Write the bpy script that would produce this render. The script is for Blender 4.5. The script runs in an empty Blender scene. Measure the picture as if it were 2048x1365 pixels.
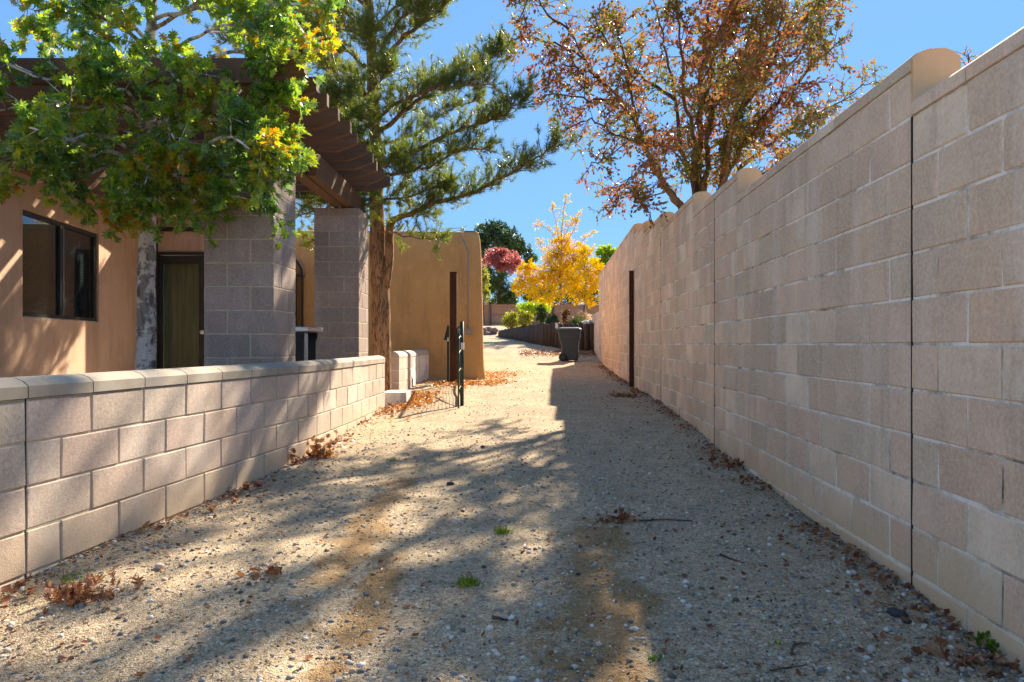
import bpy, math, random
import numpy as np
from mathutils import Vector, Matrix

random.seed(7)
RNG = np.random.default_rng(7)
S = bpy.context.scene
COL = S.collection
CAMZ, FPX, CX, HY = 1.12, 1365.33, 1024.0, 688.5

# ------------------------------------------------------------------ camera, sky, sun, exposure
cam_d = bpy.data.cameras.new('camera')
cam = bpy.data.objects.new('camera', cam_d)
COL.objects.link(cam)
cam.location = (0, 0, CAMZ)
cam.rotation_euler = (math.radians(90), 0, 0)
cam_d.lens = 24.0
cam_d.sensor_width = 36.0
cam_d.shift_y = 6.0 / 2048
cam_d.clip_start = 0.05
cam_d.clip_end = 1500
S.camera = cam

SUN_EL, SUN_AZ = math.radians(38.0), math.radians(27.0)      # azimuth clockwise from +Y
w = bpy.data.worlds.new("World")
S.world = w
w.use_nodes = True
nt = w.node_tree
bg = nt.nodes['Background']
sky = nt.nodes.new('ShaderNodeTexSky')
sky.sky_type = 'NISHITA'
sky.sun_disc = False
sky.sun_elevation = SUN_EL
sky.sun_rotation = SUN_AZ
sky.altitude = 1600
sky.air_density = 1.0
sky.dust_density = 0.3
sky.ozone_density = 2.0
hs = nt.nodes.new('ShaderNodeHueSaturation')
hs.inputs['Saturation'].default_value = 1.0
gm = nt.nodes.new('ShaderNodeGamma')
gm.inputs['Gamma'].default_value = 0.3
tn = nt.nodes.new('ShaderNodeMix')
tn.data_type = 'RGBA'
tn.blend_type = 'MULTIPLY'
tn.inputs[0].default_value = 1.0
tn.inputs[7].default_value = (0.275, 0.52, 0.86, 1)
nt.links.new(sky.outputs[0], hs.inputs['Color'])
nt.links.new(hs.outputs[0], gm.inputs['Color'])
nt.links.new(gm.outputs[0], tn.inputs[6])
nt.links.new(tn.outputs[2], bg.inputs['Color'])
bg.inputs['Strength'].default_value = 0.105

sl = bpy.data.lights.new('sun', 'SUN')
sl.energy = 2.05
sl.angle = math.radians(0.8)
sl.color = (1.0, 0.87, 0.70)
sun = bpy.data.objects.new('sun', sl)
COL.objects.link(sun)
sdir = Vector((math.sin(SUN_AZ) * math.cos(SUN_EL), math.cos(SUN_AZ) * math.cos(SUN_EL), math.sin(SUN_EL)))
sun.rotation_euler = (-sdir).to_track_quat('-Z', 'Y').to_euler()
sun.location = sdir * 40

S.view_settings.view_transform = 'Standard'
S.view_settings.look = 'None'
S.view_settings.gamma = 1
S.view_settings.use_curve_mapping = False
S.view_settings.exposure = 2.82
S.render.engine = 'CYCLES'
S.cycles.max_bounces = 10
S.cycles.diffuse_bounces = 8
S.cycles.transparent_max_bounces = 8


def P(x, y, Y):
    """point of the place seen at photo pixel (x, y), Y metres ahead"""
    return Vector(((x - CX) / FPX * Y, Y, CAMZ + (HY - y) / FPX * Y))


# ------------------------------------------------------------------ node helpers
class NB:
    def __init__(s, name):
        s.m = bpy.data.materials.new(name)
        s.m.use_nodes = True
        s.t = s.m.node_tree
        s.b = s.t.nodes['Principled BSDF']
        s.out = s.t.nodes['Material Output']

    def n(s, typ, **kw):
        nd = s.t.nodes.new(typ)
        for k, v in kw.items():
            setattr(nd, k, v)
        return nd

    def link(s, a, b):
        s.t.links.new(a, b)

    def pos(s, scale=(1, 1, 1)):
        g = s.n('ShaderNodeNewGeometry')
        mp = s.n('ShaderNodeMapping')
        mp.inputs['Scale'].default_value = scale
        s.link(g.outputs['Position'], mp.inputs['Vector'])
        return mp.outputs[0]

    def noise(s, scale, detail=4, rough=0.55, vec=None, dist=0.0):
        nd = s.n('ShaderNodeTexNoise')
        nd.inputs['Scale'].default_value = scale
        nd.inputs['Detail'].default_value = detail
        nd.inputs['Roughness'].default_value = rough
        nd.inputs['Distortion'].default_value = dist
        s.link(vec if vec is not None else s.pos(), nd.inputs['Vector'])
        return nd.outputs['Fac']

    def voro(s, scale, vec=None, out='Distance', feature='F1'):
        nd = s.n('ShaderNodeTexVoronoi')
        nd.feature = feature
        nd.inputs['Scale'].default_value = scale
        s.link(vec if vec is not None else s.pos(), nd.inputs['Vector'])
        return nd.outputs[out]

    def ramp(s, fac, stops, interp='LINEAR'):
        nd = s.n('ShaderNodeValToRGB')
        nd.color_ramp.interpolation = interp
        el = nd.color_ramp.elements
        while len(el) < len(stops):
            el.new(0.5)
        for e, (p, c) in zip(el, stops):
            e.position = p
            e.color = (c, c, c, 1) if isinstance(c, (int, float)) else (*c, 1)
        s.link(fac, nd.inputs['Fac'])
        return nd.outputs['Color']

    def mix(s, fac, a, b, mode='MIX'):
        nd = s.n('ShaderNodeMix', data_type='RGBA', blend_type=mode)
        for sock, v in ((nd.inputs[0], fac), (nd.inputs[6], a), (nd.inputs[7], b)):
            if isinstance(v, bpy.types.NodeSocket):
                s.link(v, sock)
            elif isinstance(v, (int, float)):
                sock.default_value = v
            else:
                sock.default_value = (*v, 1)
        return nd.outputs[2]

    def math(s, op, a, b=0.0, clamp=False):
        nd = s.n('ShaderNodeMath', operation=op, use_clamp=clamp)
        for sock, v in ((nd.inputs[0], a), (nd.inputs[1], b)):
            if isinstance(v, bpy.types.NodeSocket):
                s.link(v, sock)
            else:
                sock.default_value = v
        return nd.outputs[0]

    def rnd(s):
        g = s.n('ShaderNodeNewGeometry')
        o = s.n('ShaderNodeObjectInfo')
        return s.math('FRACT', s.math('ADD', g.outputs['Random Per Island'], o.outputs['Random']))

    def z(s):
        g = s.n('ShaderNodeNewGeometry')
        x = s.n('ShaderNodeSeparateXYZ')
        s.link(g.outputs['Position'], x.inputs[0])
        return x.outputs[2]

    def bump(s, h, strength=0.4, dist=0.01):
        nd = s.n('ShaderNodeBump')
        nd.inputs['Strength'].default_value = strength
        nd.inputs['Distance'].default_value = dist
        s.link(h, nd.inputs['Height'])
        s.link(nd.outputs[0], s.b.inputs['Normal'])

    def fin(s, col, rough=0.8, metal=0.0, spec=0.3):
        if isinstance(col, bpy.types.NodeSocket):
            s.link(col, s.b.inputs['Base Color'])
        else:
            s.b.inputs['Base Color'].default_value = (*col, 1)
        if isinstance(rough, bpy.types.NodeSocket):
            s.link(rough, s.b.inputs['Roughness'])
        else:
            s.b.inputs['Roughness'].default_value = rough
        s.b.inputs['Metallic'].default_value = metal
        s.b.inputs['Specular IOR Level'].default_value = spec
        return s.m


def m_block(name, base, alt, dust, dust_top=0.45, white=0.35):
    s = NB(name)
    B = base
    c = s.ramp(s.rnd(), [(0.0, alt), (0.18, (B[0], B[1] * .97, B[2] * .98)), (0.34, (B[0] * .92, B[1] * .82, B[2] * .82)), (0.5, (B[0] * .70, B[1] * .72, B[2] * .70)), (0.62, (min(.93, B[0] * 1.15), B[1] * 1.15, B[2] * 1.18)), (0.8, (B[0] * .97, B[1] * .88, B[2] * .84)), (1.0, alt)])
    big = s.noise(1.7, 5, 0.6)
    c = s.mix(s.ramp(big, [(0.35, 0.0), (0.7, 0.75)]), c, tuple(v * 0.62 for v in base))
    streak = s.noise(1.0, 4, 0.6, s.pos((3.2, 3.2, 0.55)))
    c = s.mix(s.ramp(streak, [(0.53, 0.0), (0.72, white * 1.1)]), c, (0.84, 0.76, 0.65))
    c = s.mix(s.ramp(s.noise(5.5, 4, 0.6), [(0.55, 0.0), (0.72, 0.4)]), c, tuple(v * 0.7 for v in base))
    dk = s.noise(1.0, 5, 0.65, s.pos((5, 5, 0.7)))
    c = s.mix(s.ramp(dk, [(0.55, 0.0), (0.72, 0.5)]), c, tuple(v * 0.5 for v in base))
    fine = s.noise(60, 3, 0.7)
    c = s.mix(0.45, c, s.ramp(fine, [(0.3, 0.25), (0.7, 0.75)]), 'OVERLAY')
    pit = s.voro(75)
    c = s.mix(s.ramp(pit, [(0.05, 0.55), (0.16, 0.0)]), c, tuple(v * 0.45 for v in base))
    dn = s.math('ADD', s.z(), s.math('MULTIPLY', s.noise(2.4, 3), 0.5))
    c = s.mix(s.ramp(dn, [(0.32, 0.75), (dust_top + 0.25, 0.0)]), c, dust)
    h = s.math('ADD', s.math('MULTIPLY', fine, 0.6), s.noise(160, 2, 0.6))
    s.bump(s.math('ADD', h, s.ramp(pit, [(0.03, 0.0), (0.14, 0.8)])), 0.4, 0.004)
    return s.fin(c, 0.92, spec=0.15)


def m_noisy(name, a, b, scale=4, rough=0.85, bump=0.3, bscale=40, bdist=0.004, metal=0.0, spec=0.3, stretch=(1, 1, 1)):
    s = NB(name)
    v = s.pos(stretch)
    f = s.noise(scale, 5, 0.6, v)
    c = s.mix(s.ramp(f, [(0.3, 0.0), (0.7, 1.0)]), a, b)
    s.bump(s.noise(bscale, 4, 0.65, v), bump, bdist)
    return s.fin(c, rough, metal, spec)


def m_wood(name, a, b, along=1, sc=1.0):
    s = NB(name)
    st = [14, 14, 14]
    st[along] = 0.9
    v = s.pos(tuple(k * sc for k in st))
    f = s.noise(2.0, 6, 0.7, v, 0.6)
    c = s.mix(s.ramp(f, [(0.3, 0.0), (0.72, 1.0)]), a, b)
    c = s.mix(s.math('MULTIPLY', s.rnd(), 0.45), c, tuple(x * 0.45 for x in a))
    c = s.mix(s.ramp(s.voro(3.5), [(0.0, 0.8), (0.09, 0.0)]), c, tuple(x * 0.35 for x in a))
    s.bump(f, 0.5, 0.006)
    return s.fin(c, 0.75, spec=0.25)


def m_bark(name, a, b, c3, sz=0.35, scale=16, patch=None):
    s = NB(name)
    v = s.pos((1, 1, sz))
    vo = s.voro(scale, v)
    f = s.noise(scale * 0.8, 6, 0.7, v, 1.0)
    c = s.mix(s.ramp(f, [(0.32, 0.0), (0.66, 1.0)]), a, b)
    c = s.mix(s.ramp(vo, [(0.25, 0.0), (0.6, 1.0)]), c, c3)
    if patch:
        c = s.mix(s.ramp(s.noise(7, 4, 0.7), [(0.47, 0.0), (0.54, 1.0)]), c, patch)
    s.bump(s.math('SUBTRACT', f, vo), 0.9, 0.02)
    return s.fin(c, 0.95, spec=0.1)


def m_leaf(name, stops, nscale=1.3, trans=0.55, gloss=0.3, rmix=0.55, tsat=1.25):
    s = NB(name)
    r = s.rnd()
    f = s.math('ADD', s.math('MULTIPLY', r, rmix), s.math('MULTIPLY', s.ramp(s.noise(nscale, 2, 0.5), [(0.3, 0.0), (0.7, 1.0)]), 1.0 - rmix))
    c = s.ramp(f, stops)
    s.b.inputs['Roughness'].default_value = 0.36
    s.b.inputs['Specular IOR Level'].default_value = gloss
    s.link(c, s.b.inputs['Base Color'])
    h = s.n('ShaderNodeHueSaturation')
    h.inputs['Saturation'].default_value = tsat
    h.inputs['Value'].default_value = 1.9
    s.link(c, h.inputs['Color'])
    tr = s.n('ShaderNodeBsdfTranslucent')
    s.link(h.outputs[0], tr.inputs['Color'])
    ms = s.n('ShaderNodeMixShader')
    ms.inputs[0].default_value = trans
    s.link(s.b.outputs[0], ms.inputs[1])
    s.link(tr.outputs[0], ms.inputs[2])
    s.link(ms.outputs[0], s.out.inputs[0])
    return s.m


def m_glass(name, tint=(0.55, 0.6, 0.58), refl=0.3):
    s = NB(name)
    t = s.n('ShaderNodeBsdfTransparent')
    t.inputs[0].default_value = (*tint, 1)
    g = s.n('ShaderNodeBsdfGlossy')
    g.inputs['Roughness'].default_value = 0.02
    lw = s.n('ShaderNodeLayerWeight')
    lw.inputs[0].default_value = 0.5
    ms = s.n('ShaderNodeMixShader')
    s.link(s.math('ADD', s.math('MULTIPLY', s.math('POWER', lw.outputs['Facing'], 3.0), refl), 0.05, True), ms.inputs[0])
    s.link(t.outputs[0], ms.inputs[1])
    s.link(g.outputs[0], ms.inputs[2])
    s.link(ms.outputs[0], s.out.inputs[0])
    s.t.nodes.remove(s.b)
    return s.m


M = {}
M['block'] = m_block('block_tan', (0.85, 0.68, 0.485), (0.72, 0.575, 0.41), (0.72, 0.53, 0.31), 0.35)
M['block_pink'] = m_block('block_pinkish', (0.70, 0.58, 0.465), (0.60, 0.50, 0.40), (0.66, 0.50, 0.33), 0.42, 0.25)
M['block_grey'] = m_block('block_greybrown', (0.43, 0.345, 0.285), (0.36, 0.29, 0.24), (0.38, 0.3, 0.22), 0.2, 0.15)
_s = NB('mortar')
_c = _s.ramp(_s.noise(3.5, 6, 0.7), [(0.30, (0.16, 0.13, 0.10)), (0.40, (0.50, 0.45, 0.36)), (0.52, (0.86, 0.83, 0.74)), (0.62, (0.92, 0.89, 0.82)), (0.74, (0.55, 0.48, 0.36))])
_s.bump(_s.noise(90, 4, 0.65), 0.8, 0.004)
M['mortar'] = _s.fin(_c, 0.95, spec=0.1)
M['mortar_tan'] = m_noisy('mortar_tan', (0.70, 0.62, 0.47), (0.36, 0.30, 0.2), 5, 0.95, 0.8, 90, 0.004)
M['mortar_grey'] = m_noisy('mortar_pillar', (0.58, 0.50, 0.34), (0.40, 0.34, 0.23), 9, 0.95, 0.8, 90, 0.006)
M['cap'] = m_noisy('cap_concrete', (0.60, 0.52, 0.43), (0.46, 0.39, 0.31), 5, 0.92, 0.5, 120, 0.003)
M['gap'] = m_noisy('joint_filler', (0.035, 0.03, 0.026), (0.06, 0.05, 0.04), 20, 0.9)
_s = NB('stucco')
_c = _s.mix(_s.ramp(_s.noise(0.8, 5, 0.6), [(0.3, 0.0), (0.7, 1.0)]), (0.68, 0.40, 0.16), (0.60, 0.34, 0.13))
_c = _s.mix(_s.ramp(_s.noise(1.0, 5, 0.65, _s.pos((3.5, 3.5, 0.8))), [(0.48, 0.0), (0.70, 0.55)]), _c, tuple(v * 0.64 for v in (0.60, 0.34, 0.13)))
_c = _s.mix(_s.ramp(_s.noise(4, 4, 0.6), [(0.55, 0.0), (0.75, 0.3)]), _c, tuple(min(1, v * 1.3) for v in (0.68, 0.40, 0.16)))
_s.bump(_s.math('ADD', _s.noise(55, 4, 0.7), _s.math('MULTIPLY', _s.noise(5, 3, 0.6), 2.2)), 0.6, 0.008)
M['stucco'] = _s.fin(_c, 0.95, spec=0.1)
_s = NB('stucco_house')
_c = _s.mix(_s.ramp(_s.noise(0.8, 5, 0.6), [(0.3, 0.0), (0.7, 1.0)]), (0.66, 0.45, 0.315), (0.56, 0.37, 0.245))
_c = _s.mix(_s.ramp(_s.noise(1.0, 5, 0.65, _s.pos((3.5, 3.5, 0.8))), [(0.48, 0.0), (0.70, 0.55)]), _c, tuple(v * 0.64 for v in (0.56, 0.37, 0.245)))
_c = _s.mix(_s.ramp(_s.noise(4, 4, 0.6), [(0.55, 0.0), (0.75, 0.3)]), _c, tuple(min(1, v * 1.3) for v in (0.66, 0.45, 0.315)))
_s.bump(_s.math('ADD', _s.noise(55, 4, 0.7), _s.math('MULTIPLY', _s.noise(5, 3, 0.6), 2.2)), 0.6, 0.008)
M['stucco_house'] = _s.fin(_c, 0.95, spec=0.1)
M['stucco_end'] = m_noisy('stucco_wall_end', (0.74, 0.48, 0.27), (0.66, 0.41, 0.22), 5, 0.95, 0.6, 120, 0.003, spec=0.1)
M['wood'] = m_wood('pergola_wood', (0.21, 0.115, 0.06), (0.10, 0.055, 0.03), 1)
M['wood_x'] = m_wood('pergola_wood_cross', (0.19, 0.10, 0.052), (0.09, 0.048, 0.027), 0)
M['wood_end'] = m_noisy('wood_end_grain', (0.34, 0.17, 0.08), (0.2, 0.1, 0.05), 20)
M['fence'] = m_wood('cedar_fence', (0.66, 0.30, 0.14), (0.52, 0.22, 0.10), 2, 0.4)
M['timber'] = m_wood('weathered_timber', (0.10, 0.075, 0.055), (0.02, 0.016, 0.013), 2, 0.6)
_s = NB('pine_bark')
_v = _s.pos((1, 1, 0.22))
_f = _s.noise(9, 6, 0.7, _v, 0.8)
_g = _s.noise(21, 5, 0.75, _v, 1.2)
_c = _s.mix(_s.ramp(_f, [(0.35, 0.0), (0.65, 1.0)]), (0.50, 0.28, 0.14), (0.33, 0.19, 0.10))
_c = _s.mix(_s.ramp(_g, [(0.47, 0.0), (0.55, 0.92)]), _c, (0.12, 0.075, 0.045))
_s.bump(_s.math('SUBTRACT', _f, _g), 1.0, 0.02)
M['bark_pine'] = _s.fin(_c, 0.95, spec=0.1)
M['bark_oak'] = m_bark('oak_bark', (0.24, 0.20, 0.17), (0.09, 0.075, 0.06), (0.34, 0.30, 0.26), 0.35, 22, (0.74, 0.69, 0.61))
M['bark_dark'] = m_bark('dark_bark', (0.11, 0.075, 0.05), (0.05, 0.036, 0.026), (0.15, 0.10, 0.07), 0.3, 14)
M['bark_birch'] = m_bark('pale_birch_bark', (0.55, 0.47, 0.40), (0.40, 0.33, 0.27), (0.2, 0.16, 0.13), 1.5, 12)
M['oakleaf'] = m_leaf('oak_leaf', [(0.0, (0.055, 0.12, 0.035)), (0.40, (0.10, 0.19, 0.035)), (0.60, (0.24, 0.33, 0.03)), (0.75, (0.34, 0.32, 0.02)), (0.85, (0.46, 0.17, 0.02)), (1.0, (0.40, 0.085, 0.015))], 2.1, 0.55, 0.9, 0.5, 1.05)
M['needle'] = m_leaf('pine_needle', [(0.0, (0.06, 0.095, 0.03)), (0.5, (0.12, 0.15, 0.04)), (0.85, (0.24, 0.25, 0.06)), (1.0, (0.38, 0.27, 0.08))], 2.0, 0.45, 0.35)
M['redleaf'] = m_leaf('russet_leaf', [(0.0, (0.07, 0.12, 0.02)), (0.3, (0.14, 0.16, 0.025)), (0.45, (0.21, 0.14, 0.03)), (0.62, (0.27, 0.10, 0.03)), (0.85, (0.20, 0.055, 0.025)), (1.0, (0.31, 0.10, 0.03))], 0.8, 0.42, 0.2, 0.4, 1.0)
M['yellow'] = m_leaf('birch_leaf', [(0.0, (0.60, 0.42, 0.015)), (0.5, (0.72, 0.52, 0.02)), (1.0, (0.66, 0.36, 0.015))], 0.9, 0.25, 0.0, 0.55, 1.1)
M['farpine'] = m_leaf('far_pine_leaf', [(0.0, (0.04, 0.07, 0.035)), (0.6, (0.075, 0.12, 0.05)), (1.0, (0.13, 0.17, 0.06))], 0.5, 0.2, 0.2)
M['farred'] = m_leaf('far_red_leaf', [(0.0, (0.36, 0.08, 0.07)), (1.0, (0.50, 0.15, 0.12))], 0.7, 0.35, 0.2, 0.55, 0.9)
M['fargreen'] = m_leaf('far_green_leaf', [(0.0, (0.05, 0.085, 0.03)), (0.6, (0.09, 0.13, 0.04)), (1.0, (0.16, 0.17, 0.05))], 0.7, 0.35, 0.2)
M['lime'] = m_leaf('lime_leaf', [(0.0, (0.18, 0.30, 0.03)), (1.0, (0.34, 0.42, 0.04))], 2, 0.4, 0.2)
M['olive'] = m_leaf('yellow_green_leaf', [(0.0, (0.13, 0.18, 0.04)), (0.5, (0.28, 0.29, 0.06)), (1.0, (0.48, 0.42, 0.12))], 2, 0.35, 0.2)
M['rusty'] = m_leaf('reddish_shrub_leaf', [(0.0, (0.10, 0.10, 0.03)), (1.0, (0.28, 0.08, 0.03))], 2, 0.35, 0.2)
M['straw'] = m_leaf('straw_plume', [(0.0, (0.50, 0.33, 0.2)), (1.0, (0.62, 0.45, 0.3))], 2, 0.3, 0.1)
M['weed'] = m_leaf('weed_leaf', [(0.0, (0.06, 0.11, 0.02)), (0.6, (0.12, 0.20, 0.03)), (1.0, (0.35, 0.36, 0.05))], 8, 0.4, 0.2)
M['litter'] = m_leaf('fallen_leaf', [(0.0, (0.10, 0.045, 0.03)), (0.35, (0.20, 0.08, 0.045)), (0.65, (0.34, 0.16, 0.07)), (1.0, (0.45, 0.31, 0.19))], 3, 0.2, 0.15, 0.8, 1.1)
M['litter_orange'] = m_leaf('fallen_leaf_orange', [(0.0, (0.22, 0.085, 0.035)), (0.5, (0.42, 0.19, 0.06)), (1.0, (0.58, 0.34, 0.13))], 3, 0.25, 0.15, 0.8, 1.1)
M['straw_bit'] = m_noisy('dry_needles', (0.36, 0.24, 0.13), (0.2, 0.12, 0.06), 30)
M['green_paint'] = m_noisy('green_paint', (0.02, 0.045, 0.035), (0.012, 0.03, 0.025), 8, 0.5, 0.1, 60, 0.002)
M['rust'] = m_noisy('rusty_steel', (0.10, 0.038, 0.02), (0.055, 0.024, 0.016), 7, 0.8, 0.4, 60, 0.003, 0.3, stretch=(1, 1, .3))
M['wire'] = m_noisy('wire', (0.30, 0.29, 0.26), (0.16, 0.15, 0.13), 30, 0.5, metal=0.6)
M['plate'] = m_noisy('white_plate', (0.72, 0.72, 0.70), (0.6, 0.6, 0.58), 20, 0.5)
M['galv'] = m_noisy('galvanised', (0.46, 0.48, 0.48), (0.34, 0.36, 0.36), 10, 0.4, 0.1, metal=0.6)
M['conduit'] = m_noisy('grey_conduit', (0.34, 0.33, 0.30), (0.26, 0.25, 0.23), 10, 0.6)
M['bin'] = m_noisy('bin_plastic', (0.03, 0.05, 0.075), (0.022, 0.038, 0.058), 6, 0.45, 0.15, 80, 0.002, spec=0.4)
M['bin_lid'] = m_noisy('bin_lid_plastic', (0.075, 0.085, 0.105), (0.055, 0.065, 0.085), 8, 0.5, 0.15, 80, 0.002, spec=0.4)
M['rubber'] = m_noisy('tyre_rubber', (0.015, 0.015, 0.016), (0.025, 0.025, 0.026), 10, 0.7)
M['frame_dark'] = m_noisy('bronze_frame', (0.055, 0.055, 0.048), (0.04, 0.04, 0.036), 8, 0.45, 0.05, metal=0.2)
M['frame_lite'] = m_noisy('aluminium_edge', (0.4, 0.4, 0.38), (0.3, 0.3, 0.28), 8, 0.4, 0.05, metal=0.6)
M['blind'] = m_noisy('window_blind', (0.24, 0.265, 0.275), (0.16, 0.175, 0.185), 8, 0.6)
M['glass'] = m_glass('window_glass', (0.72, 0.78, 0.78), 0.6)
M['inner'] = m_noisy('room_inside', (0.03, 0.026, 0.022), (0.022, 0.02, 0.017), 1)
M['reflection_sheet'] = m_noisy('painted_door_reflection', (0.68, 0.56, 0.30), (0.30, 0.26, 0.15), 2, 0.7, stretch=(6, 6, .5))  # olive reflection of the door glass, painted as streaky colour
M['steel'] = m_noisy('stainless', (0.55, 0.56, 0.57), (0.42, 0.43, 0.44), 4, 0.28, 0.05, metal=0.9, stretch=(1, 1, 12))
M['black'] = m_noisy('black_enamel', (0.012, 0.016, 0.022), (0.02, 0.024, 0.03), 6, 0.4)
M['step'] = m_noisy('pale_stone', (0.66, 0.63, 0.58), (0.5, 0.47, 0.42), 6, 0.9, 0.5, 60, 0.006)
M['rock'] = m_noisy('reddish_rock', (0.34, 0.22, 0.18), (0.2, 0.13, 0.11), 5, 0.95, 0.8, 20, 0.02)
M['stone_dark'] = m_noisy('dark_stone', (0.06, 0.06, 0.06), (0.035, 0.035, 0.035), 20, 0.85, 0.5, 60, 0.004)
M['stone_pale'] = m_noisy('pale_stone_small', (0.55, 0.48, 0.4), (0.42, 0.36, 0.3), 20, 0.85, 0.5, 60, 0.004)
M['roofing'] = m_noisy('roof_metal', (0.6, 0.55, 0.48), (0.5, 0.46, 0.4), 3)
M['cream'] = m_noisy('cream_wall', (0.62, 0.57, 0.42), (0.55, 0.5, 0.38), 1)

_s = NB('pebble_stone')
_c = _s.ramp(_s.rnd(), [(0.0, (0.09, 0.08, 0.07)), (0.2, (0.20, 0.19, 0.18)), (0.38, (0.32, 0.31, 0.28)), (0.55, (0.42, 0.33, 0.22)), (0.75, (0.52, 0.41, 0.28)), (0.9, (0.62, 0.57, 0.48)), (1.0, (0.75, 0.71, 0.64))])
_s.bump(_s.noise(220, 2), 0.3, 0.002)
M['pebble'] = _s.fin(_s.mix(0.3, _c, _s.ramp(_s.noise(90, 3), [(0.3, 0.3), (0.7, 0.7)]), 'OVERLAY'), 0.85, spec=0.25)


def m_ground():
    s = NB('gravel_ground')
    big = s.noise(0.55, 4, 0.6)
    mid = s.noise(3.0, 5, 0.65)
    fine = s.noise(45, 4, 0.75)
    c = s.mix(s.ramp(big, [(0.35, 0.0), (0.65, 1.0)]), (0.58, 0.43, 0.245), (0.45, 0.335, 0.195))
    c = s.mix(s.ramp(mid, [(0.40, 0.0), (0.62, 0.8)]), c, (0.33, 0.24, 0.135))
    # damp brown dirt patches along the drive
    g = s.n('ShaderNodeNewGeometry')
    patch = None
    for (px, py, rx, ry) in ((0.30, 2.2, 0.27, 1.0), (0.42, 3.0, 0.25, 0.9), (0.50, 3.8, 0.2, 0.55), (-0.85, 4.2, 0.16, 1.6), (-0.62, 2.9, 0.12, 1.1)):
        mp = s.n('ShaderNodeMapping', vector_type='POINT')
        mp.inputs['Location'].default_value = (-px / rx, -py / ry, 0)
        mp.inputs['Scale'].default_value = (1 / rx, 1 / ry, 0)
        s.link(g.outputs['Position'], mp.inputs['Vector'])
        ln = s.n('ShaderNodeVectorMath', operation='LENGTH')
        s.link(mp.outputs[0], ln.inputs[0])
        k = s.ramp(s.math('ADD', ln.outputs['Value'], s.math('MULTIPLY', s.math('SUBTRACT', s.noise(4.5, 6, 0.7), 0.5), 3.2)), [(0.45, 1.0), (1.15, 0.0)])
        patch = k if patch is None else s.math('MAXIMUM', patch, k)
        vr = s.voro(130, out='Color')
    sep = s.n('ShaderNodeSeparateXYZ')
    s.link(vr, sep.inputs[0])
    grit = s.ramp(sep.outputs[0], [(0.0, (0.08, 0.075, 0.07)), (0.2, (0.22, 0.2, 0.17)), (0.4, (0.42, 0.34, 0.23)), (0.7, (0.55, 0.44, 0.3)), (0.9, (0.66, 0.58, 0.46)), (1.0, (0.8, 0.76, 0.7))])
    c = s.mix(0.42, c, grit)
    c = s.mix(s.ramp(s.noise(28, 5, 0.8), [(0.52, 0.0), (0.62, 0.55)]), c, (0.16, 0.12, 0.08))
    c = s.mix(s.ramp(s.noise(11, 5, 0.75), [(0.55, 0.0), (0.68, 0.45)]), c, (0.26, 0.19, 0.11))
    c = s.mix(s.math('MULTIPLY', patch, 0.75), c, (0.27, 0.155, 0.055))
    c = s.mix(0.5, c, s.ramp(fine, [(0.3, 0.2), (0.7, 0.8)]), 'OVERLAY')
    vd = s.voro(130)
    s.bump(s.math('ADD', s.math('MULTIPLY', fine, 1.0), s.math('MULTIPLY', s.math('SUBTRACT', 1.0, vd), 1.2)), 0.7, 0.006)
    return s.fin(c, 0.95, spec=0.12)


M['ground'] = m_ground()


# ------------------------------------------------------------------ object helpers
def tag(o, label=None, cat=None, group=None, kind=None):
    if label: o['label'] = label
    if cat: o['category'] = cat
    if group: o['group'] = group
    if kind: o['kind'] = kind
    return o


def link(name, me, parent=None, loc=None, rot=None, scale=None):
    o = bpy.data.objects.new(name, me)
    COL.objects.link(o)
    if parent: o.parent = parent
    if loc is not None: o.location = loc
    if rot is not None: o.rotation_euler = rot
    if scale is not None: o.scale = scale
    return o


def empty(name, label, cat, loc=(0, 0, 0), rz=0.0, group=None):
    o = bpy.data.objects.new(name, None)
    o.empty_display_size = 0.2
    COL.objects.link(o)
    o.location = loc
    o.rotation_euler = (0, 0, rz)
    return tag(o, label, cat, group)


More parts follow.
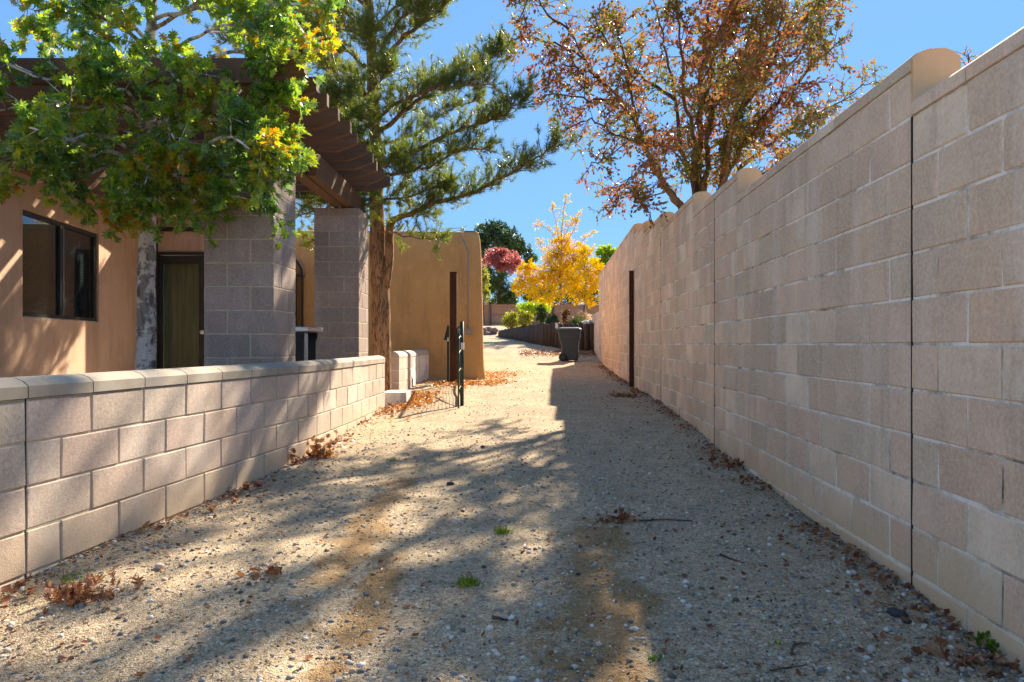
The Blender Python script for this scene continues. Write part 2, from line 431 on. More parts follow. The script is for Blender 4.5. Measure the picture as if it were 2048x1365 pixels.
class MB:
    def __init__(s):
        s.v, s.f, s.mi = [], [], []

    def add(s, vs, fs, mi=0):
        b = len(s.v)
        s.v += [tuple(v) for v in vs]
        s.f += [tuple(i + b for i in f) for f in fs]
        s.mi += [mi] * len(fs)
        return s

    def box(s, x0, x1, y0, y1, z0, z1, mi=0, xf=None):
        vs = [(x, y, z) for z in (z0, z1) for y in (y0, y1) for x in (x0, x1)]
        if xf: vs = [xf(Vector(v)) for v in vs]
        return s.add(vs, [(0, 2, 3, 1), (4, 5, 7, 6), (0, 1, 5, 4), (1, 3, 7, 5), (3, 2, 6, 7), (2, 0, 4, 6)], mi)

    def cbox(s, x0, x1, y0, y1, z0, z1, c=0.005, mi=0, j=0.0, xf=None):
        """chamfered box"""
        vs, idx = [], {}
        xs, ys, zs = (x0, x1), (y0, y1), (z0, z1)
        for a in (0, 1):
            for b in (0, 1):
                for d in (0, 1):
                    jx, jy, jz = [(random.uniform(-j, j)) for _ in range(3)]
                    X, Y, Z = xs[a] + jx, ys[b] + jy, zs[d] + jz
                    sx, sy, sz = (c, -c)[a], (c, -c)[b], (c, -c)[d]
                    for k, p in enumerate(((X, Y + sy, Z + sz), (X + sx, Y, Z + sz), (X + sx, Y + sy, Z))):
                        idx[(a, b, d, k)] = len(vs)
                        vs.append(p)
        g = lambda a, b, d, k: idx[(a, b, d, k)]
        fs = []
        for a in (0, 1):
            q = [g(a, 0, 0, 0), g(a, 1, 0, 0), g(a, 1, 1, 0), g(a, 0, 1, 0)]
            fs.append(q if a else q[::-1])
        for b in (0, 1):
            q = [g(0, b, 0, 1), g(0, b, 1, 1), g(1, b, 1, 1), g(1, b, 0, 1)]
            fs.append(q if b else q[::-1])
        for d in (0, 1):
            q = [g(0, 0, d, 2), g(1, 0, d, 2), g(1, 1, d, 2), g(0, 1, d, 2)]
            fs.append(q if d else q[::-1])
        for a in (0, 1):
            for b in (0, 1):
                q = [g(a, b, 0, 0), g(a, b, 1, 0), g(a, b, 1, 1), g(a, b, 0, 1)]
                fs.append(q if (a ^ b) else q[::-1])
        for a in (0, 1):
            for d in (0, 1):
                q = [g(a, 0, d, 0), g(a, 1, d, 0), g(a, 1, d, 2), g(a, 0, d, 2)]
                fs.append(q[::-1] if (a ^ d) else q)
        for b in (0, 1):
            for d in (0, 1):
                q = [g(0, b, d, 1), g(1, b, d, 1), g(1, b, d, 2), g(0, b, d, 2)]
                fs.append(q if (b ^ d) else q[::-1])
        for a in (0, 1):
            for b in (0, 1):
                for d in (0, 1):
                    q = [g(a, b, d, 0), g(a, b, d, 1), g(a, b, d, 2)]
                    fs.append(q if ((a ^ b ^ d) == 1) else q[::-1])
        if xf: vs = [xf(Vector(v)) for v in vs]
        return s.add(vs, fs, mi)

    def tube(s, pts, rad, n=6, mi=0, cap=True, wob=0.0):
        pts = [Vector(p) for p in pts]
        if not hasattr(rad, '__len__'): rad = [rad] * len(pts)
        vs, fs = [], []
        ref = Vector((0, 0, 1))
        for i, p in enumerate(pts):
            d = (pts[min(i + 1, len(pts) - 1)] - pts[max(i - 1, 0)])
            d = d.normalized() if d.length > 1e-9 else Vector((0, 0, 1))
            if abs(d.dot(ref)) > 0.95: ref = Vector((1, 0, 0)) if abs(d.x) < 0.8 else Vector((0, 1, 0))
            u = d.cross(ref).normalized()
            v = d.cross(u).normalized()
            ref = -v if False else ref
            for k in range(n):
                a = 2 * math.pi * k / n
                r = rad[i] * (1 + (random.uniform(-wob, wob) if wob else 0))
                vs.append(p + u * math.cos(a) * r + v * math.sin(a) * r)
        for i in range(len(pts) - 1):
            for k in range(n):
                a, b = i * n + k, i * n + (k + 1) % n
                fs.append((a, a + n, b + n, b))
        if cap:
            fs.append(tuple(range(n)))
            fs.append(tuple(range(len(vs) - 1, len(vs) - 1 - n, -1)))
        return s.add(vs, fs, mi)

    def prism(s, poly, axis_fn, a, b, mi=0):
        """poly: 2d points; axis_fn(u, v, t) -> 3d; extruded from t=a to t=b"""
        n = len(poly)
        vs = [axis_fn(u, v, a) for u, v in poly] + [axis_fn(u, v, b) for u, v in poly]
        fs = [tuple(range(n - 1, -1, -1)), tuple(range(n, 2 * n))]
        fs += [(i, (i + 1) % n, n + (i + 1) % n, n + i) for i in range(n)]
        return s.add(vs, fs, mi)

    def mesh(s, name, mats, smooth=False):
        me = bpy.data.meshes.new(name)
        me.from_pydata(s.v, [], s.f)
        for m in (mats if isinstance(mats, (list, tuple)) else [mats]):
            me.materials.append(m)
        if any(s.mi): me.polygons.foreach_set('material_index', s.mi)
        if smooth: me.polygons.foreach_set('use_smooth', [True] * len(s.f))
        me.update()
        return me

    def obj(s, name, mats, parent=None, smooth=False, **kw):
        return link(name, s.mesh(name, mats, smooth), parent, **kw)


def np_mesh(name, V, F, mat, smooth=False):
    """V (N,3), F (M,k) all k-gons"""
    me = bpy.data.meshes.new(name)
    k = F.shape[1]
    me.vertices.add(len(V)); me.vertices.foreach_set('co', V.astype(np.float32).ravel())
    me.loops.add(F.size); me.loops.foreach_set('vertex_index', F.astype(np.int32).ravel())
    me.polygons.add(len(F))
    me.polygons.foreach_set('loop_start', np.arange(0, F.size, k, dtype=np.int32))
    me.polygons.foreach_set('loop_total', np.full(len(F), k, dtype=np.int32))
    if smooth: me.polygons.foreach_set('use_smooth', np.ones(len(F), dtype=bool))
    me.materials.append(mat)
    me.update(calc_edges=True)
    me.validate()
    return me


def frames(D, N):
    """orthonormal frames: y along D, z near N -> (n,3,3) columns x,y,z"""
    D = D / np.maximum(np.linalg.norm(D, axis=1, keepdims=True), 1e-9)
    X = np.cross(D, N)
    X = X / np.maximum(np.linalg.norm(X, axis=1, keepdims=True), 1e-9)
    Z = np.cross(X, D)
    return np.stack([X, D, Z], axis=2)


def scatter(T, F, pos, R, size):
    """copies of template T (k,3), faces F (m,3) at pos (n,3)"""
    n, k = len(pos), len(T)
    sz = size if np.ndim(size) == 2 else np.repeat(np.asarray(size)[:, None], 3, 1)
    V = np.einsum('nij,nkj->nki', R, T[None] * sz[:, None, :]) + pos[:, None]
    FF = F[None] + (np.arange(n) * k)[:, None, None]
    return V.reshape(-1, 3), FF.reshape(-1, F.shape[1])


def unit(n):
    v = RNG.normal(size=(n, 3))
    return v / np.linalg.norm(v, axis=1, keepdims=True)


# leaf templates, length 1 along +y
def oak_leaf():
    sp = [(0, 0.0, 0), (0, 0.18, -.01), (0, 0.36, -.02), (0, 0.56, -.02), (0, 0.76, 0), (0, 1.0, .03)]
    v, f = [], []
    w_ = 0.055
    for (x, y, z) in sp:
        v += [(-w_, y, z), (w_, y, z)]
    for i in range(4):
        f += [(2 * i, 2 * i + 1, 2 * i + 3), (2 * i, 2 * i + 3, 2 * i + 2)]
    v.append((0, 1.02, .03)); f.append((8, 9, 12))
    for (i, reach, up, sp2) in ((1, .30, .12, .05), (2, .42, .16, .06), (3, .32, .17, .05)):
        for sd in (-1, 1):
            b = len(v)
            y0, y1 = sp[i][1] - .04, sp[i][1] + .17
            v += [(sd * w_, y0, 0), (sd * w_, y1, 0), (sd * reach, y0 + up, .05), (sd * (reach * .8), y0 + up + .1, .05)]
            q = [(b, b + 2, b + 3), (b, b + 3, b + 1)]
            f += [t if sd > 0 else t[::-1] for t in q]
    return np.array(v, float), np.array(f, int)


OAK = oak_leaf()
SMALL = (np.array([(0, 0, 0), (.26, .45, .06), (0, 1, -.05), (-.26, .45, .06)], float), np.array([(0, 1, 2), (0, 2, 3)], int))
BLADE = (np.array([(-.5, 0, 0), (.5, 0, 0), (0, 1, 0)], float), np.array([(0, 1, 2)], int))
LITTER = (np.array([(0, 0, 0), (.3, .25, .10), (.22, .7, .02), (0, 1, .12), (-.24, .68, .0), (-.32, .3, .12), (0, .5, -.03)], float),
          np.array([(6, 0, 1), (6, 1, 2), (6, 2, 3), (6, 3, 4), (6, 4, 5), (6, 5, 0)], int))


# ------------------------------------------------------------------ terrain
PY = [-60, -5, 0, 2.3, 3, 4.3, 5.65, 8, 9.86, 13.2, 18, 22, 24, 27, 30, 35, 40, 45, 48, 52, 60, 100, 400]
PZ = [-.6, -.12, -.04, -.01, .03, .04, .08, .19, .26, .30, .40, .56, .76, 1.08, 1.2, 1.38, 1.5, 2.2, 2.4, 2.48, 2.6, 3.3, 4.5]
QX = [-.9, -.72, -.24, .27, .78, 1.23, 1.83, 2.61, 3.15, 4.5]
QY = [60, 41, 37, 33, 29.5, 27, 26, 25.4, 25.2, 25.1]
GA = [(RNG.uniform(0, 6.28), RNG.uniform(0, 6.28)) for _ in range(40)]


def rough_np(X, Y, fine=True):
    z = np.zeros_like(X)
    k = 0
    for fr, am in ((1.3, .008), (2.9, .006), (6.1, .0035), (13, .002)):
        for _ in range(5):
            a, ph = GA[k]; k += 1
            z += am * 0.6 * np.sin(fr * (X * math.cos(a) + Y * math.sin(a)) * (1 + .13 * _) + ph)
    return z


def gz_np(X, Y):
    X = np.asarray(X, float); Y = np.asarray(Y, float)
    z = np.interp(Y, PY, PZ)
    py = np.interp(X, QX, QY, left=1e6)
    inside = np.clip((Y - py) / 0.25, 0, 1) * (X > -.9)
    z = z + inside * np.maximum(1.86 - z, 0)
    z = z + rough_np(X, Y) * np.clip(1.3 - Y / 60, .3, 1)
    # shallow wheel ruts
    for cx in (-0.75, 0.7):
        z -= 0.012 * np.exp(-((X - cx - 0.02 * Y) / .22) ** 2) * (Y < 22)
    return z


def gz(x, y):
    return float(gz_np(np.array([x]), np.array([y]))[0])


xs = np.concatenate([[-400, -120, -50, -25, -15, -10, -7], np.linspace(-5, -2.6, 14)[:-1], np.linspace(-2.6, 3.4, 190), np.linspace(3.4, 8, 20)[1:], [10, 15, 25, 50, 120, 400]])
ys = np.concatenate([[-60, -20, -8, -4, -2, -.5, .5], 1.0 * (1.0075 ** np.arange(0, 520)), [52, 56, 62, 75, 100, 160, 260, 400]])
ys = np.unique(ys)
GXX, GYY = np.meshgrid(xs, ys)
ZZ = gz_np(GXX, GYY)
V = np.stack([GXX.ravel(), GYY.ravel(), ZZ.ravel()], 1)
nx, ny = len(xs), len(ys)
ii = (np.arange(ny - 1)[:, None] * nx + np.arange(nx - 1)[None]).ravel()
F = np.stack([ii, ii + 1, ii + nx + 1, ii + nx], 1)
ground = link('ground', np_mesh('ground', V, F, M['ground'], True))
tag(ground, kind='structure')

# ------------------------------------------------------------------ block wall pieces
BL, BH = 0.4064, 0.2032


def block_mesh(L, H, D, mat, j=0.0026, c=0.005, name='block'):
    """front face at y=0 (looking -y), centred x, z from 0..H"""
    b = MB()
    b.cbox(-L / 2, L / 2, 0, D, 0, H, c, 0, j)
    return b.mesh(name, mat)


def variants(L, H, D, mat, n=5):
    n = n * 2
    return [block_mesh(L, H, D, mat) for _ in range(n)]


CAPPROF = [(0, 0), (0.0, .055), (.028, .078), (.07, .093), (.102, .096), (.134, .093), (.176, .078), (.204, .055), (.204, 0)]


def cap_mesh(L, mat):
    b = MB()
    b.prism([(u - .006, v) for u, v in CAPPROF][::-1], lambda u, v, t: (t, u, v), -L / 2, L / 2)
    return b.mesh('cap_block', mat)


def join_meshes(items, name, mat, parent, kind='stuff'):
    """items: (mesh, matrix) -> a single mesh"""
    Vs, Fs, off = [], [], 0
    b = MB()
    for me, mx in items:
        vs = [mx @ v.co for v in me.vertices]
        b.add(vs, [tuple(p.vertices) for p in me.polygons])
    o = b.obj(name, mat, parent)
    tag(o, kind=kind)
    return o


# ---- tall right wall
TH = math.atan(76.0 / FPX)
U = Vector((math.sin(TH), math.cos(TH), 0))
O0 = Vector((1.615 + .0557 * 3.05, 3.05, 0))
NL = Vector((-math.cos(TH), math.sin(TH), 0))       # towards the drive


def W(t, off, z):
    """t along the wall, off behind the face"""
    p = O0 + U * t - NL * off
    return Vector((p.x, p.y, z))


RZ = math.atan2(U.y, U.x)            # local x along U
# local frame: x along wall (U), y away from drive: rotate so +x = -U?  use matrix directly
def wall_mx(t, z, off=0.0, tilt=0.0):
    m = Matrix.Identity(4)
    for i in range(3):
        m[i][0] = (U)[i]
        m[i][1] = (-NL)[i]
        m[i][2] = (0, 0, 1)[i]
    p = W(t, off, z)
    m[0][3], m[1][3], m[2][3] = p
    return m @ Matrix.Rotation(tilt, 4, 'Y')


b8 = BL
JOINTS = [0.0, 9 * b8, 17 * b8, 25 * b8]
SEG = [(-11 * b8, 0.0, 5), (0.0, 7 * b8, 6), (7 * b8, 11.5 * b8, 7), (11.5 * b8, 17 * b8, 8), (17 * b8, 21.5 * b8, 9), (21.5 * b8, 25 * b8, 10), (25 * b8, 48 * b8, 11), (48 * b8, 57 * b8, 5)]
rw = empty('block_wall', 'tall tan concrete block wall climbing in steps along the right of the gravel drive', 'wall', W(0, 0, 0))
rwi = Matrix.Translation(-W(0, 0, 0))
core, back = MB(), MB()
for (t0, t1, n) in SEG:
    zt = CAMZ + n * BH
    xf = lambda v: W(v.x, v.y, v.z) - W(0, 0, 0)
    cuts = sorted([t0, t1] + [j for j in JOINTS + [33 * b8, 41 * b8] if t0 < j < t1])
    for a, c in zip(cuts[:-1], cuts[1:]):
        core.box(a + .004, c - .004, .0052, .05, -.6, zt, 0, xf)
    back.box(t0, t1, .05, .205, -.6, zt, 0, xf)
core.obj('mortar_bed', M['mortar'], rw)
back.obj('stucco_back', M['stucco_end'], rw)
ends = MB()
for (s0, s1) in zip(SEG[:-1], SEG[1:]):
    t, n0, n1 = s0[1], s0[2], s1[2]
    if n1 > n0:
        h0, h1 = CAMZ + n0 * BH + .045, CAMZ + n1 * BH
        poly = [(0, h0), (0, h1 + .055), (.028, h1 + .079), (.07, h1 + .094), (.14, h1 + .096), (.178, h1 + .081), (.2, h1 + .06), (.207, h1 + .03), (.207, h0)]
        e = MB()
        e.prism(poly, lambda u, v, tt: W(tt, u, v) - W(0, 0, 0), t - .012, t + .004)
        e.obj('wall_end', M['stucco_end'], rw)
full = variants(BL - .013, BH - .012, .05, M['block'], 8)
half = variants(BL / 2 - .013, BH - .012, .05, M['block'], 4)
items = []
for (t0, t1, n) in SEG:
    for row in range(-7, n):
        t = t0
        # running bond locked to the control joint at t = 0
        ph = 0 if row % 2 == 0 else .5
        k0, k1 = t0 / b8, t1 / b8
        edges = [k0]
        kk = math.floor(k0 - ph) + ph
        js = [j / b8 for j in JOINTS + [33 * b8, 41 * b8]]
        while kk < k1 + 1:
            if k0 + .01 < kk < k1 - .01: edges.append(kk)
            kk += 1
        for j in js:
            if k0 < j < k1 and all(abs(j - e) > .01 for e in edges): edges.append(j)
        edges.append(k1)
        edges.sort()
        for a, c in zip(edges[:-1], edges[1:]):
            L = c - a
            if L < .2: continue
            pool = full if L > .75 else half
            mid = (a + c) / 2 * b8
            z = CAMZ + row * BH + .005
            mx = wall_mx(mid, z, random.uniform(-.002, .001), random.uniform(-.003, .003))
            zs = 1.0
            items.append((mid, row, random.choice(pool), mx))
# keep only what can be above ground
items = [it for it in items if it[3][2][3] + BH > gz(W(it[0], 0, 0).x - .05, W(it[0], 0, 0).y) - .02]
def apparent(it):
    p = it[3].translation
    if p.y < 2.0: return 0
    return 1.0 / p.y ** 3 if True else 0
items.sort(key=apparent, reverse=True)
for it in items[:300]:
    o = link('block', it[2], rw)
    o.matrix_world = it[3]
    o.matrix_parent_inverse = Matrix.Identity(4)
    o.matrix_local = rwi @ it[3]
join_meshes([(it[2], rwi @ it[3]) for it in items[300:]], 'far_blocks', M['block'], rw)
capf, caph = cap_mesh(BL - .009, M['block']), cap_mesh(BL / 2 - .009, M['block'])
for (t0, t1, n) in SEG:
    k = t0 / b8
    while k < t1 / b8 - .01:
        L = 1.0 if t1 / b8 - k > .75 else .5
        mx = wall_mx((k + L / 2) * b8, CAMZ + n * BH + .003, 0.0, random.uniform(-.002, .002))
        o = link('cap_block', capf if L == 1 else caph, rw)
        o.matrix_local = rwi @ mx
        k += L
jf = MB()
for j in JOINTS[:3]:
    n = 5 if j == 0 else (7 if j < 12 * b8 else 8)
    jf.box(j - (.0045 if j == 0 else .008), j + (.0045 if j == 0 else .008), -.001, .03, -.3, CAMZ + n * BH, 0, lambda v: W(v.x, v.y, v.z) - W(0, 0, 0))
jf.obj('control_joint', M['gap'], rw)

# ---- low wall on the left, gently curved
LP = [Vector((-2.62, .45)), Vector((-2.25, 3.15)), Vector((-1.83, 6.3)), Vector((-1.775, 7.6)), Vector((-1.745, 9.35))]
dens = []
for a, c in zip(LP[:-1], LP[1:]):
    for k in range(60): dens.append(a.lerp(c, k / 60))
dens.append(LP[-1])
for _ in range(30):
    dens = [dens[0]] + [(dens[i - 1] + dens[i] * 2 + dens[i + 1]) / 4 for i in range(1, len(dens) - 1)] + [dens[-1]]
cum = [0]
for a, c in zip(dens[:-1], dens[1:]): cum.append(cum[-1] + (c - a).length)
LTOT = cum[-1]


def lp(t):
    t = max(0, min(LTOT, t))
    i = min(int(np.searchsorted(cum, t, side='right')) - 1, len(dens) - 2)
    f = (t - cum[i]) / max(cum[i + 1] - cum[i], 1e-9)
    p = dens[i].lerp(dens[i + 1], f)
    d = (dens[min(i + 4, len(dens) - 1)] - dens[max(i - 4, 0)]).normalized()
    return p, d


tJ = min(range(len(dens)), key=lambda i: abs(dens[i].y - 3.15)); tJ = cum[tJ]
ZT = CAMZ - .255
lw = empty('low_block_wall', 'low curved block garden wall with rounded cap along the left of the drive', 'wall', (-2.25, 3.15, 0))
LO = Vector((-2.25, 3.15, 0))


def lmx(t, z, off=0.0, tilt=0.0):
    p, d = lp(t)
    m = Matrix.Identity(4)
    m[0][0], m[1][0] = -d.x, -d.y
    m[0][1], m[1][1] = -d.y, d.x
    q = Vector((p.x, p.y)) + Vector((-d.y, d.x)) * off
    m[0][3], m[1][3], m[2][3] = q.x, q.y, z
    return m @ Matrix.Rotation(tilt, 4, 'Y')


fullp = variants(BL - .010, BH - .010, .05, M['block_pink'], 8)
halfp = variants(BL / 2 - .010, BH - .010, .05, M['block_pink'], 5)
tJ2 = tJ + 8 * BL
def low_piece(mesh, t, z, off=0.0, tilt=0.0, name='block'):
    o = link(name, mesh, lw)
    o.matrix_local = Matrix.Translation(-LO) @ lmx(t, z, off, tilt)
    return o
zones = [(tJ - 6 * BL, tJ), (tJ, tJ2), (tJ2, LTOT)]
cb = MB()
for (a, c) in zones:
    n = 14
    for (o0, o1, mi) in ((.0052, .195, 0),):
        for k in range(n):
            u0, u1 = a + .005 + (c - a - .01) * k / n, a + .005 + (c - a - .01) * (k + 1) / n
            (p0, d0), (p1, d1) = lp(u0), lp(u1)
            q = []
            for p, d in ((p0, d0), (p1, d1)):
                nn = Vector((-d.y, d.x))
                q.append((p + nn * o0, p + nn * o1))
            vs = []
            for zz in (-.5, ZT):
                for (A, B) in q:
                    vs += [(A.x - LO.x, A.y - LO.y, zz), (B.x - LO.x, B.y - LO.y, zz)]
            cb.add(vs, [(0, 4, 6, 2), (1, 3, 7, 5), (4, 5, 7, 6), (0, 1, 5, 4), (2, 6, 7, 3)])
    for row in range(-6, 0):
        z = ZT + row * BH + .005
        k0, k1 = a / BL, c / BL
        ph = (tJ / BL) % 1 + (0 if row % 2 else .5)
        edges = [k0]
        kk = math.floor(k0) - 1 + (ph % 1)
        while kk < k1 + 1:
            if k0 + .2 < kk < k1 - .2: edges.append(kk)
            kk += 1
        edges.append(k1)
        for e0, e1 in zip(edges[:-1], edges[1:]):
            L = e1 - e0
            mid = (e0 + e1) / 2 * BL
            p, d = lp(mid)
            if z + BH < gz(p.x + .05, p.y) - .03: continue
            me = random.choice(fullp if L > .75 else halfp)
            o = low_piece(me, mid, z, random.uniform(-.003, .001), random.uniform(-.004, .004))
            o.scale.x = (L * BL - .010) / ((BL if L > .75 else BL / 2) - .010) * 1.0
cb.obj('mortar_bed', M['mortar_tan'], lw)
M['cap_low'] = m_noisy('cap_low_concrete', (0.46, 0.40, 0.32), (0.31, 0.265, 0.205), 4, 0.92, 0.5, 120, 0.003)
capp = cap_mesh(BL - .008, M['cap_low'])
t = tJ - 6 * BL
while t < LTOT - .1:
    L = min(BL, LTOT - t)
    o = low_piece(capp, t + L / 2, ZT + .004, -.004, random.uniform(-.003, .003), 'cap_block')
    o.scale.x = L / BL
    t += BL
g = MB()
for tt, wd in ((tJ, .009), (tJ2, .004)):
    mx = Matrix.Translation(-LO) @ lmx(tt, 0, 0.0)
    g.box(-wd / 2, wd / 2, .004, .05, -.3, ZT + .06, 0, lambda v: mx @ v)
g.obj('control_joint', M['gap'], lw)
# end of the low wall
mx = Matrix.Translation(-LO) @ lmx(LTOT, 0, 0)
e = MB(); e.cbox(-.012, .012, .0, .196, -.2, ZT - .002, .004, 0, 0, lambda v: mx @ v)
e.obj('wall_end', M['block_pink'], lw)

# ---- short wall stub behind the opening
sw = empty('wall_stub', 'short block wall stub with arched end beyond the opening by the tan building', 'wall', (-1.87, 11.3, 0))
SZ = 1.12 - .235
st = MB()
st.box(-.195, -.0065, .008, 4.15, -.1, SZ)
st.obj('mortar_bed', M['mortar'], sw)
sd = MB()
def stub_block(y0, y1, z0, z1, x0=-.2, x1=0.0):
    b = MB(); b.cbox(x0, x1, y0 + .005, y1 - .005, z0 + .005, z1 - .005, .004, 0, .001)
    b.obj('block', M['block_pink'], sw)
for row in range(5):
    z1 = SZ - row * BH; z0 = z1 - BH
    y = 0.0
    stub_block(0, .2 if row % 2 else .4064, z0, z1)
    y = .2 if row % 2 else .4064
    while y < 4.1:
        L = min(BL, 4.15 - y)
        if L > .08: stub_block(y, y + L, z0, z1, -.05, 0.0 - (.012 if y > 1.3 else 0))
        y += L
arch = [(-.203, SZ), (-.203, SZ + .045), (-.175, SZ + .085), (-.13, SZ + .108), (-.1, SZ + .113), (-.07, SZ + .108), (-.025, SZ + .085), (.003, SZ + .045), (.003, SZ)]
y = 0
while y < 4.1:
    b = MB(); b.prism(arch, lambda u, v, t: (u, t, v), y + .003, min(y + BL, 4.15) - .003)
    b.obj('cap_block', M['cap'], sw); y += BL

# ---- pillars, pinwheel of four blocks per course
def pillar(name, label, x1, y0, ztop_course, bottom=-.1):
    r = empty(name, label, 'pillar', (x1 - .3, y0 + .3, 0), group='block pillars under the pergola')
    c = MB(); c.box(-.2965, .2965, -.2965, .2965, bottom, ztop_course + .105)
    c.obj('mortar_bed', M['mortar_grey'], r)
    q, D = .3, .2
    pat = []
    for row in range(15):
        z1 = ztop_course - row * BH
        z0 = z1 - BH
        if z1 < bottom: break
        pat.append((z0, z1, row % 2))
    pat.append((ztop_course, ztop_course + .115, 1))
    for z0, z1, f in pat:
        base = [(-q, q - D, -q, -q + D), (q - D, q, -q, q - D), (-q + D, q, q - D, q), (-q, -q + D, -q + D, q)]
        for (a, b_, c0, d) in base:
            if f: a, b_ = -b_, -a
            bb = MB(); bb.cbox(a + .006 * (a > -.29), b_ - .006 * (b_ < .29), c0 + .006 * (c0 > -.29), d - .006 * (d < .29), z0 + .006, z1 - .005, .004, 0, .0012)
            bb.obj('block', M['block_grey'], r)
    return r


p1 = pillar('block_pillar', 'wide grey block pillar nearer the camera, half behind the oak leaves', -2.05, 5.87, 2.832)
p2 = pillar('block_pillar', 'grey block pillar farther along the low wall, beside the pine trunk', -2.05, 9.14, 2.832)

# ------------------------------------------------------------------ pergola
pg = empty('pergola', 'dark brown timber pergola on block pillars in front of the stucco house', 'pergola', (-3.5, 7.5, 0))
PO = Vector((-3.5, 7.5, 0))
def pbox(name, x0, x1, y0, y1, z0, z1, mat, c=.006):
    b = MB(); b.cbox(x0 - PO.x, x1 - PO.x, y0 - PO.y, y1 - PO.y, z0, z1, c, 0, .002)
    return b.obj(name, mat, pg)
pbox('beam', -2.40, -2.25, 5.45, 9.95, 2.955, 3.235, M['wood'])
pbox('beam', -2.235, -2.135, 7.45, 9.9, 2.955, 3.225, M['wood'])
pbox('beam', -5.12, -4.97, 5.0, 10.2, 2.9, 3.235, M['wood'])
for k in range(11):
    yc = 9.47 - .39 * k
    xr = -1.70 + random.uniform(-.02, .02)
    z0, z1 = 3.24, 3.44
    poly = [(-5.5 - PO.x, z0), (xr - .22 - PO.x, z0), (xr - .10 - PO.x, z0 + .045), (xr - PO.x, z0 + .085), (xr - PO.x, z1), (-5.5 - PO.x, z1)]
    b = MB(); b.prism(poly, lambda u, v, t: (u, t, v), yc - .035 - PO.y, yc + .035 - PO.y)
    b.obj('rafter', M['wood_x'], pg)
b = MB()
b.tube([(-2.3 - PO.x, 9.12 - PO.y, 2.93), (-2.3 - PO.x, 9.12 - PO.y, 3.08)], .011, 8)
b.obj('bracket_rod', M['galv'], pg)

# ------------------------------------------------------------------ house
def wall_open(mb, p0, p1, z0, z1, th, ops, mi=0):
    """vertical wall p0->p1, thickness to the left of the direction; openings (s0,s1,za,zb)"""
    p0, p1 = Vector(p0), Vector(p1)
    d = (p1 - p0).normalized(); n = Vector((-d.y, d.x)); L = (p1 - p0).length
    xf = lambda v: Vector((p0.x + d.x * v.x + n.x * v.y, p0.y + d.y * v.x + n.y * v.y, v.z))
    s = 0
    for (a, b_, za, zb) in sorted(ops):
        mb.box(s, a, 0, th, z0, z1, mi, xf)
        if za > z0: mb.box(a, b_, 0, th, z0, za, mi, xf)
        if zb < z1: mb.box(a, b_, 0, th, zb, z1, mi, xf)
        s = b_
    mb.box(s, L, 0, th, z0, z1, mi, xf)
    return xf


house = empty('stucco_house', 'tan stucco house behind the oak and pergola with dark window and glass door', 'house')
A0, A1 = (-4.78, 2.4), (-5.80, 10.7)
hw = MB()
dA = Vector((A1[0] - A0[0], A1[1] - A0[1])); LA = dA.length
def sA(Y): return (Y - A0[1]) / dA.y * LA
W0, W1 = sA(7.55), sA(9.3)
WZ0, WZ1 = CAMZ + .30, CAMZ + 1.50
xfA = wall_open(hw, A0, A1, -.2, 3.62, .25, [(W0, W1, WZ0, WZ1)])
D0, D1 = (-5.80, 11.05), (-4.5, 11.05)
DX0, DX1 = (-5.80 + .0), 0
xd0, xd1 = (308 - CX) / FPX * 11.05, (424 - CX) / FPX * 11.05
xfD = wall_open(hw, D1[::1], D0, -.2, 3.62, -.25, [(-4.5 - xd1, -4.5 - xd0, .42, CAMZ + 1.49)])
hw.box(-12, -11.75, 2.4, 11.3, -.2, 3.62)
hw.box(-11.75, -4.78, 2.15, 2.4, -.2, 3.62)
hw.box(-11.75, -6.05, 11.05, 11.3, -.2, 3.62)
hw.box(-4.75, -4.5, 11.3, 13.0, -.2, 3.62)
hw.obj('wall', M['stucco_house'], house)
b = MB(); b.box(-11.7, -5.15, 2.5, 10.9, 3.3, 3.45); b.box(-11.7, -4.76, 11.3, 14.4, 3.3, 3.45); b.obj('roof', M['stucco'], house)
b = MB(); b.box(-11.7, -5.6, 2.5, 15, -.1, .40); b.obj('floor_slab', M['inner'], house)
# window with frame, panes and blinds
def local(mb, xf): return xf
wf = MB(); fw = .05
def wbar(mb, s0, s1, z0, z1, y0=.03, y1=.09, mi=0): mb.box(s0, s1, y0, y1, z0, z1, mi, xfA)
WM = (W0 + W1) / 2
for (s0, s1, z0, z1) in ((W0, W0 + fw, WZ0, WZ1), (W1 - fw, W1, WZ0, WZ1), (W0 + fw, W1 - fw, WZ1 - fw, WZ1), (W0 + fw, W1 - fw, WZ0, WZ0 + fw), (WM - .04, WM + .02, WZ0 + fw, WZ1 - fw)):
    wbar(wf, s0, s1, z0, z1)
win = wf.obj('window', M['frame_dark'], house)
e = MB(); wbar(e, W0 + fw, W1 - fw, WZ0 + .002, WZ0 + .012, .015, .03); wbar(e, WM + .02, WM + .03, WZ0 + fw, WZ1 - fw, .02, .03); e.obj('sill', M['frame_lite'], win)
for (s0, s1) in ((W0 + fw, WM - .04), (WM + .02, W1 - fw)):
    e = MB(); wbar(e, s0, s1, WZ0 + fw, WZ1 - fw, .055, .061); e.obj('pane', M['glass'], win)
    e = MB()
    z = WZ0 + fw + .02
    while z < WZ1 - fw:
        e.add([xfA(Vector(v)) for v in ((s0, .11, z), (s1, .11, z), (s1, .135, z + .018), (s0, .135, z + .018))], [(0, 1, 2, 3)])
        z += .026
    tag(e.obj('blind', M['blind'], win), kind='stuff')
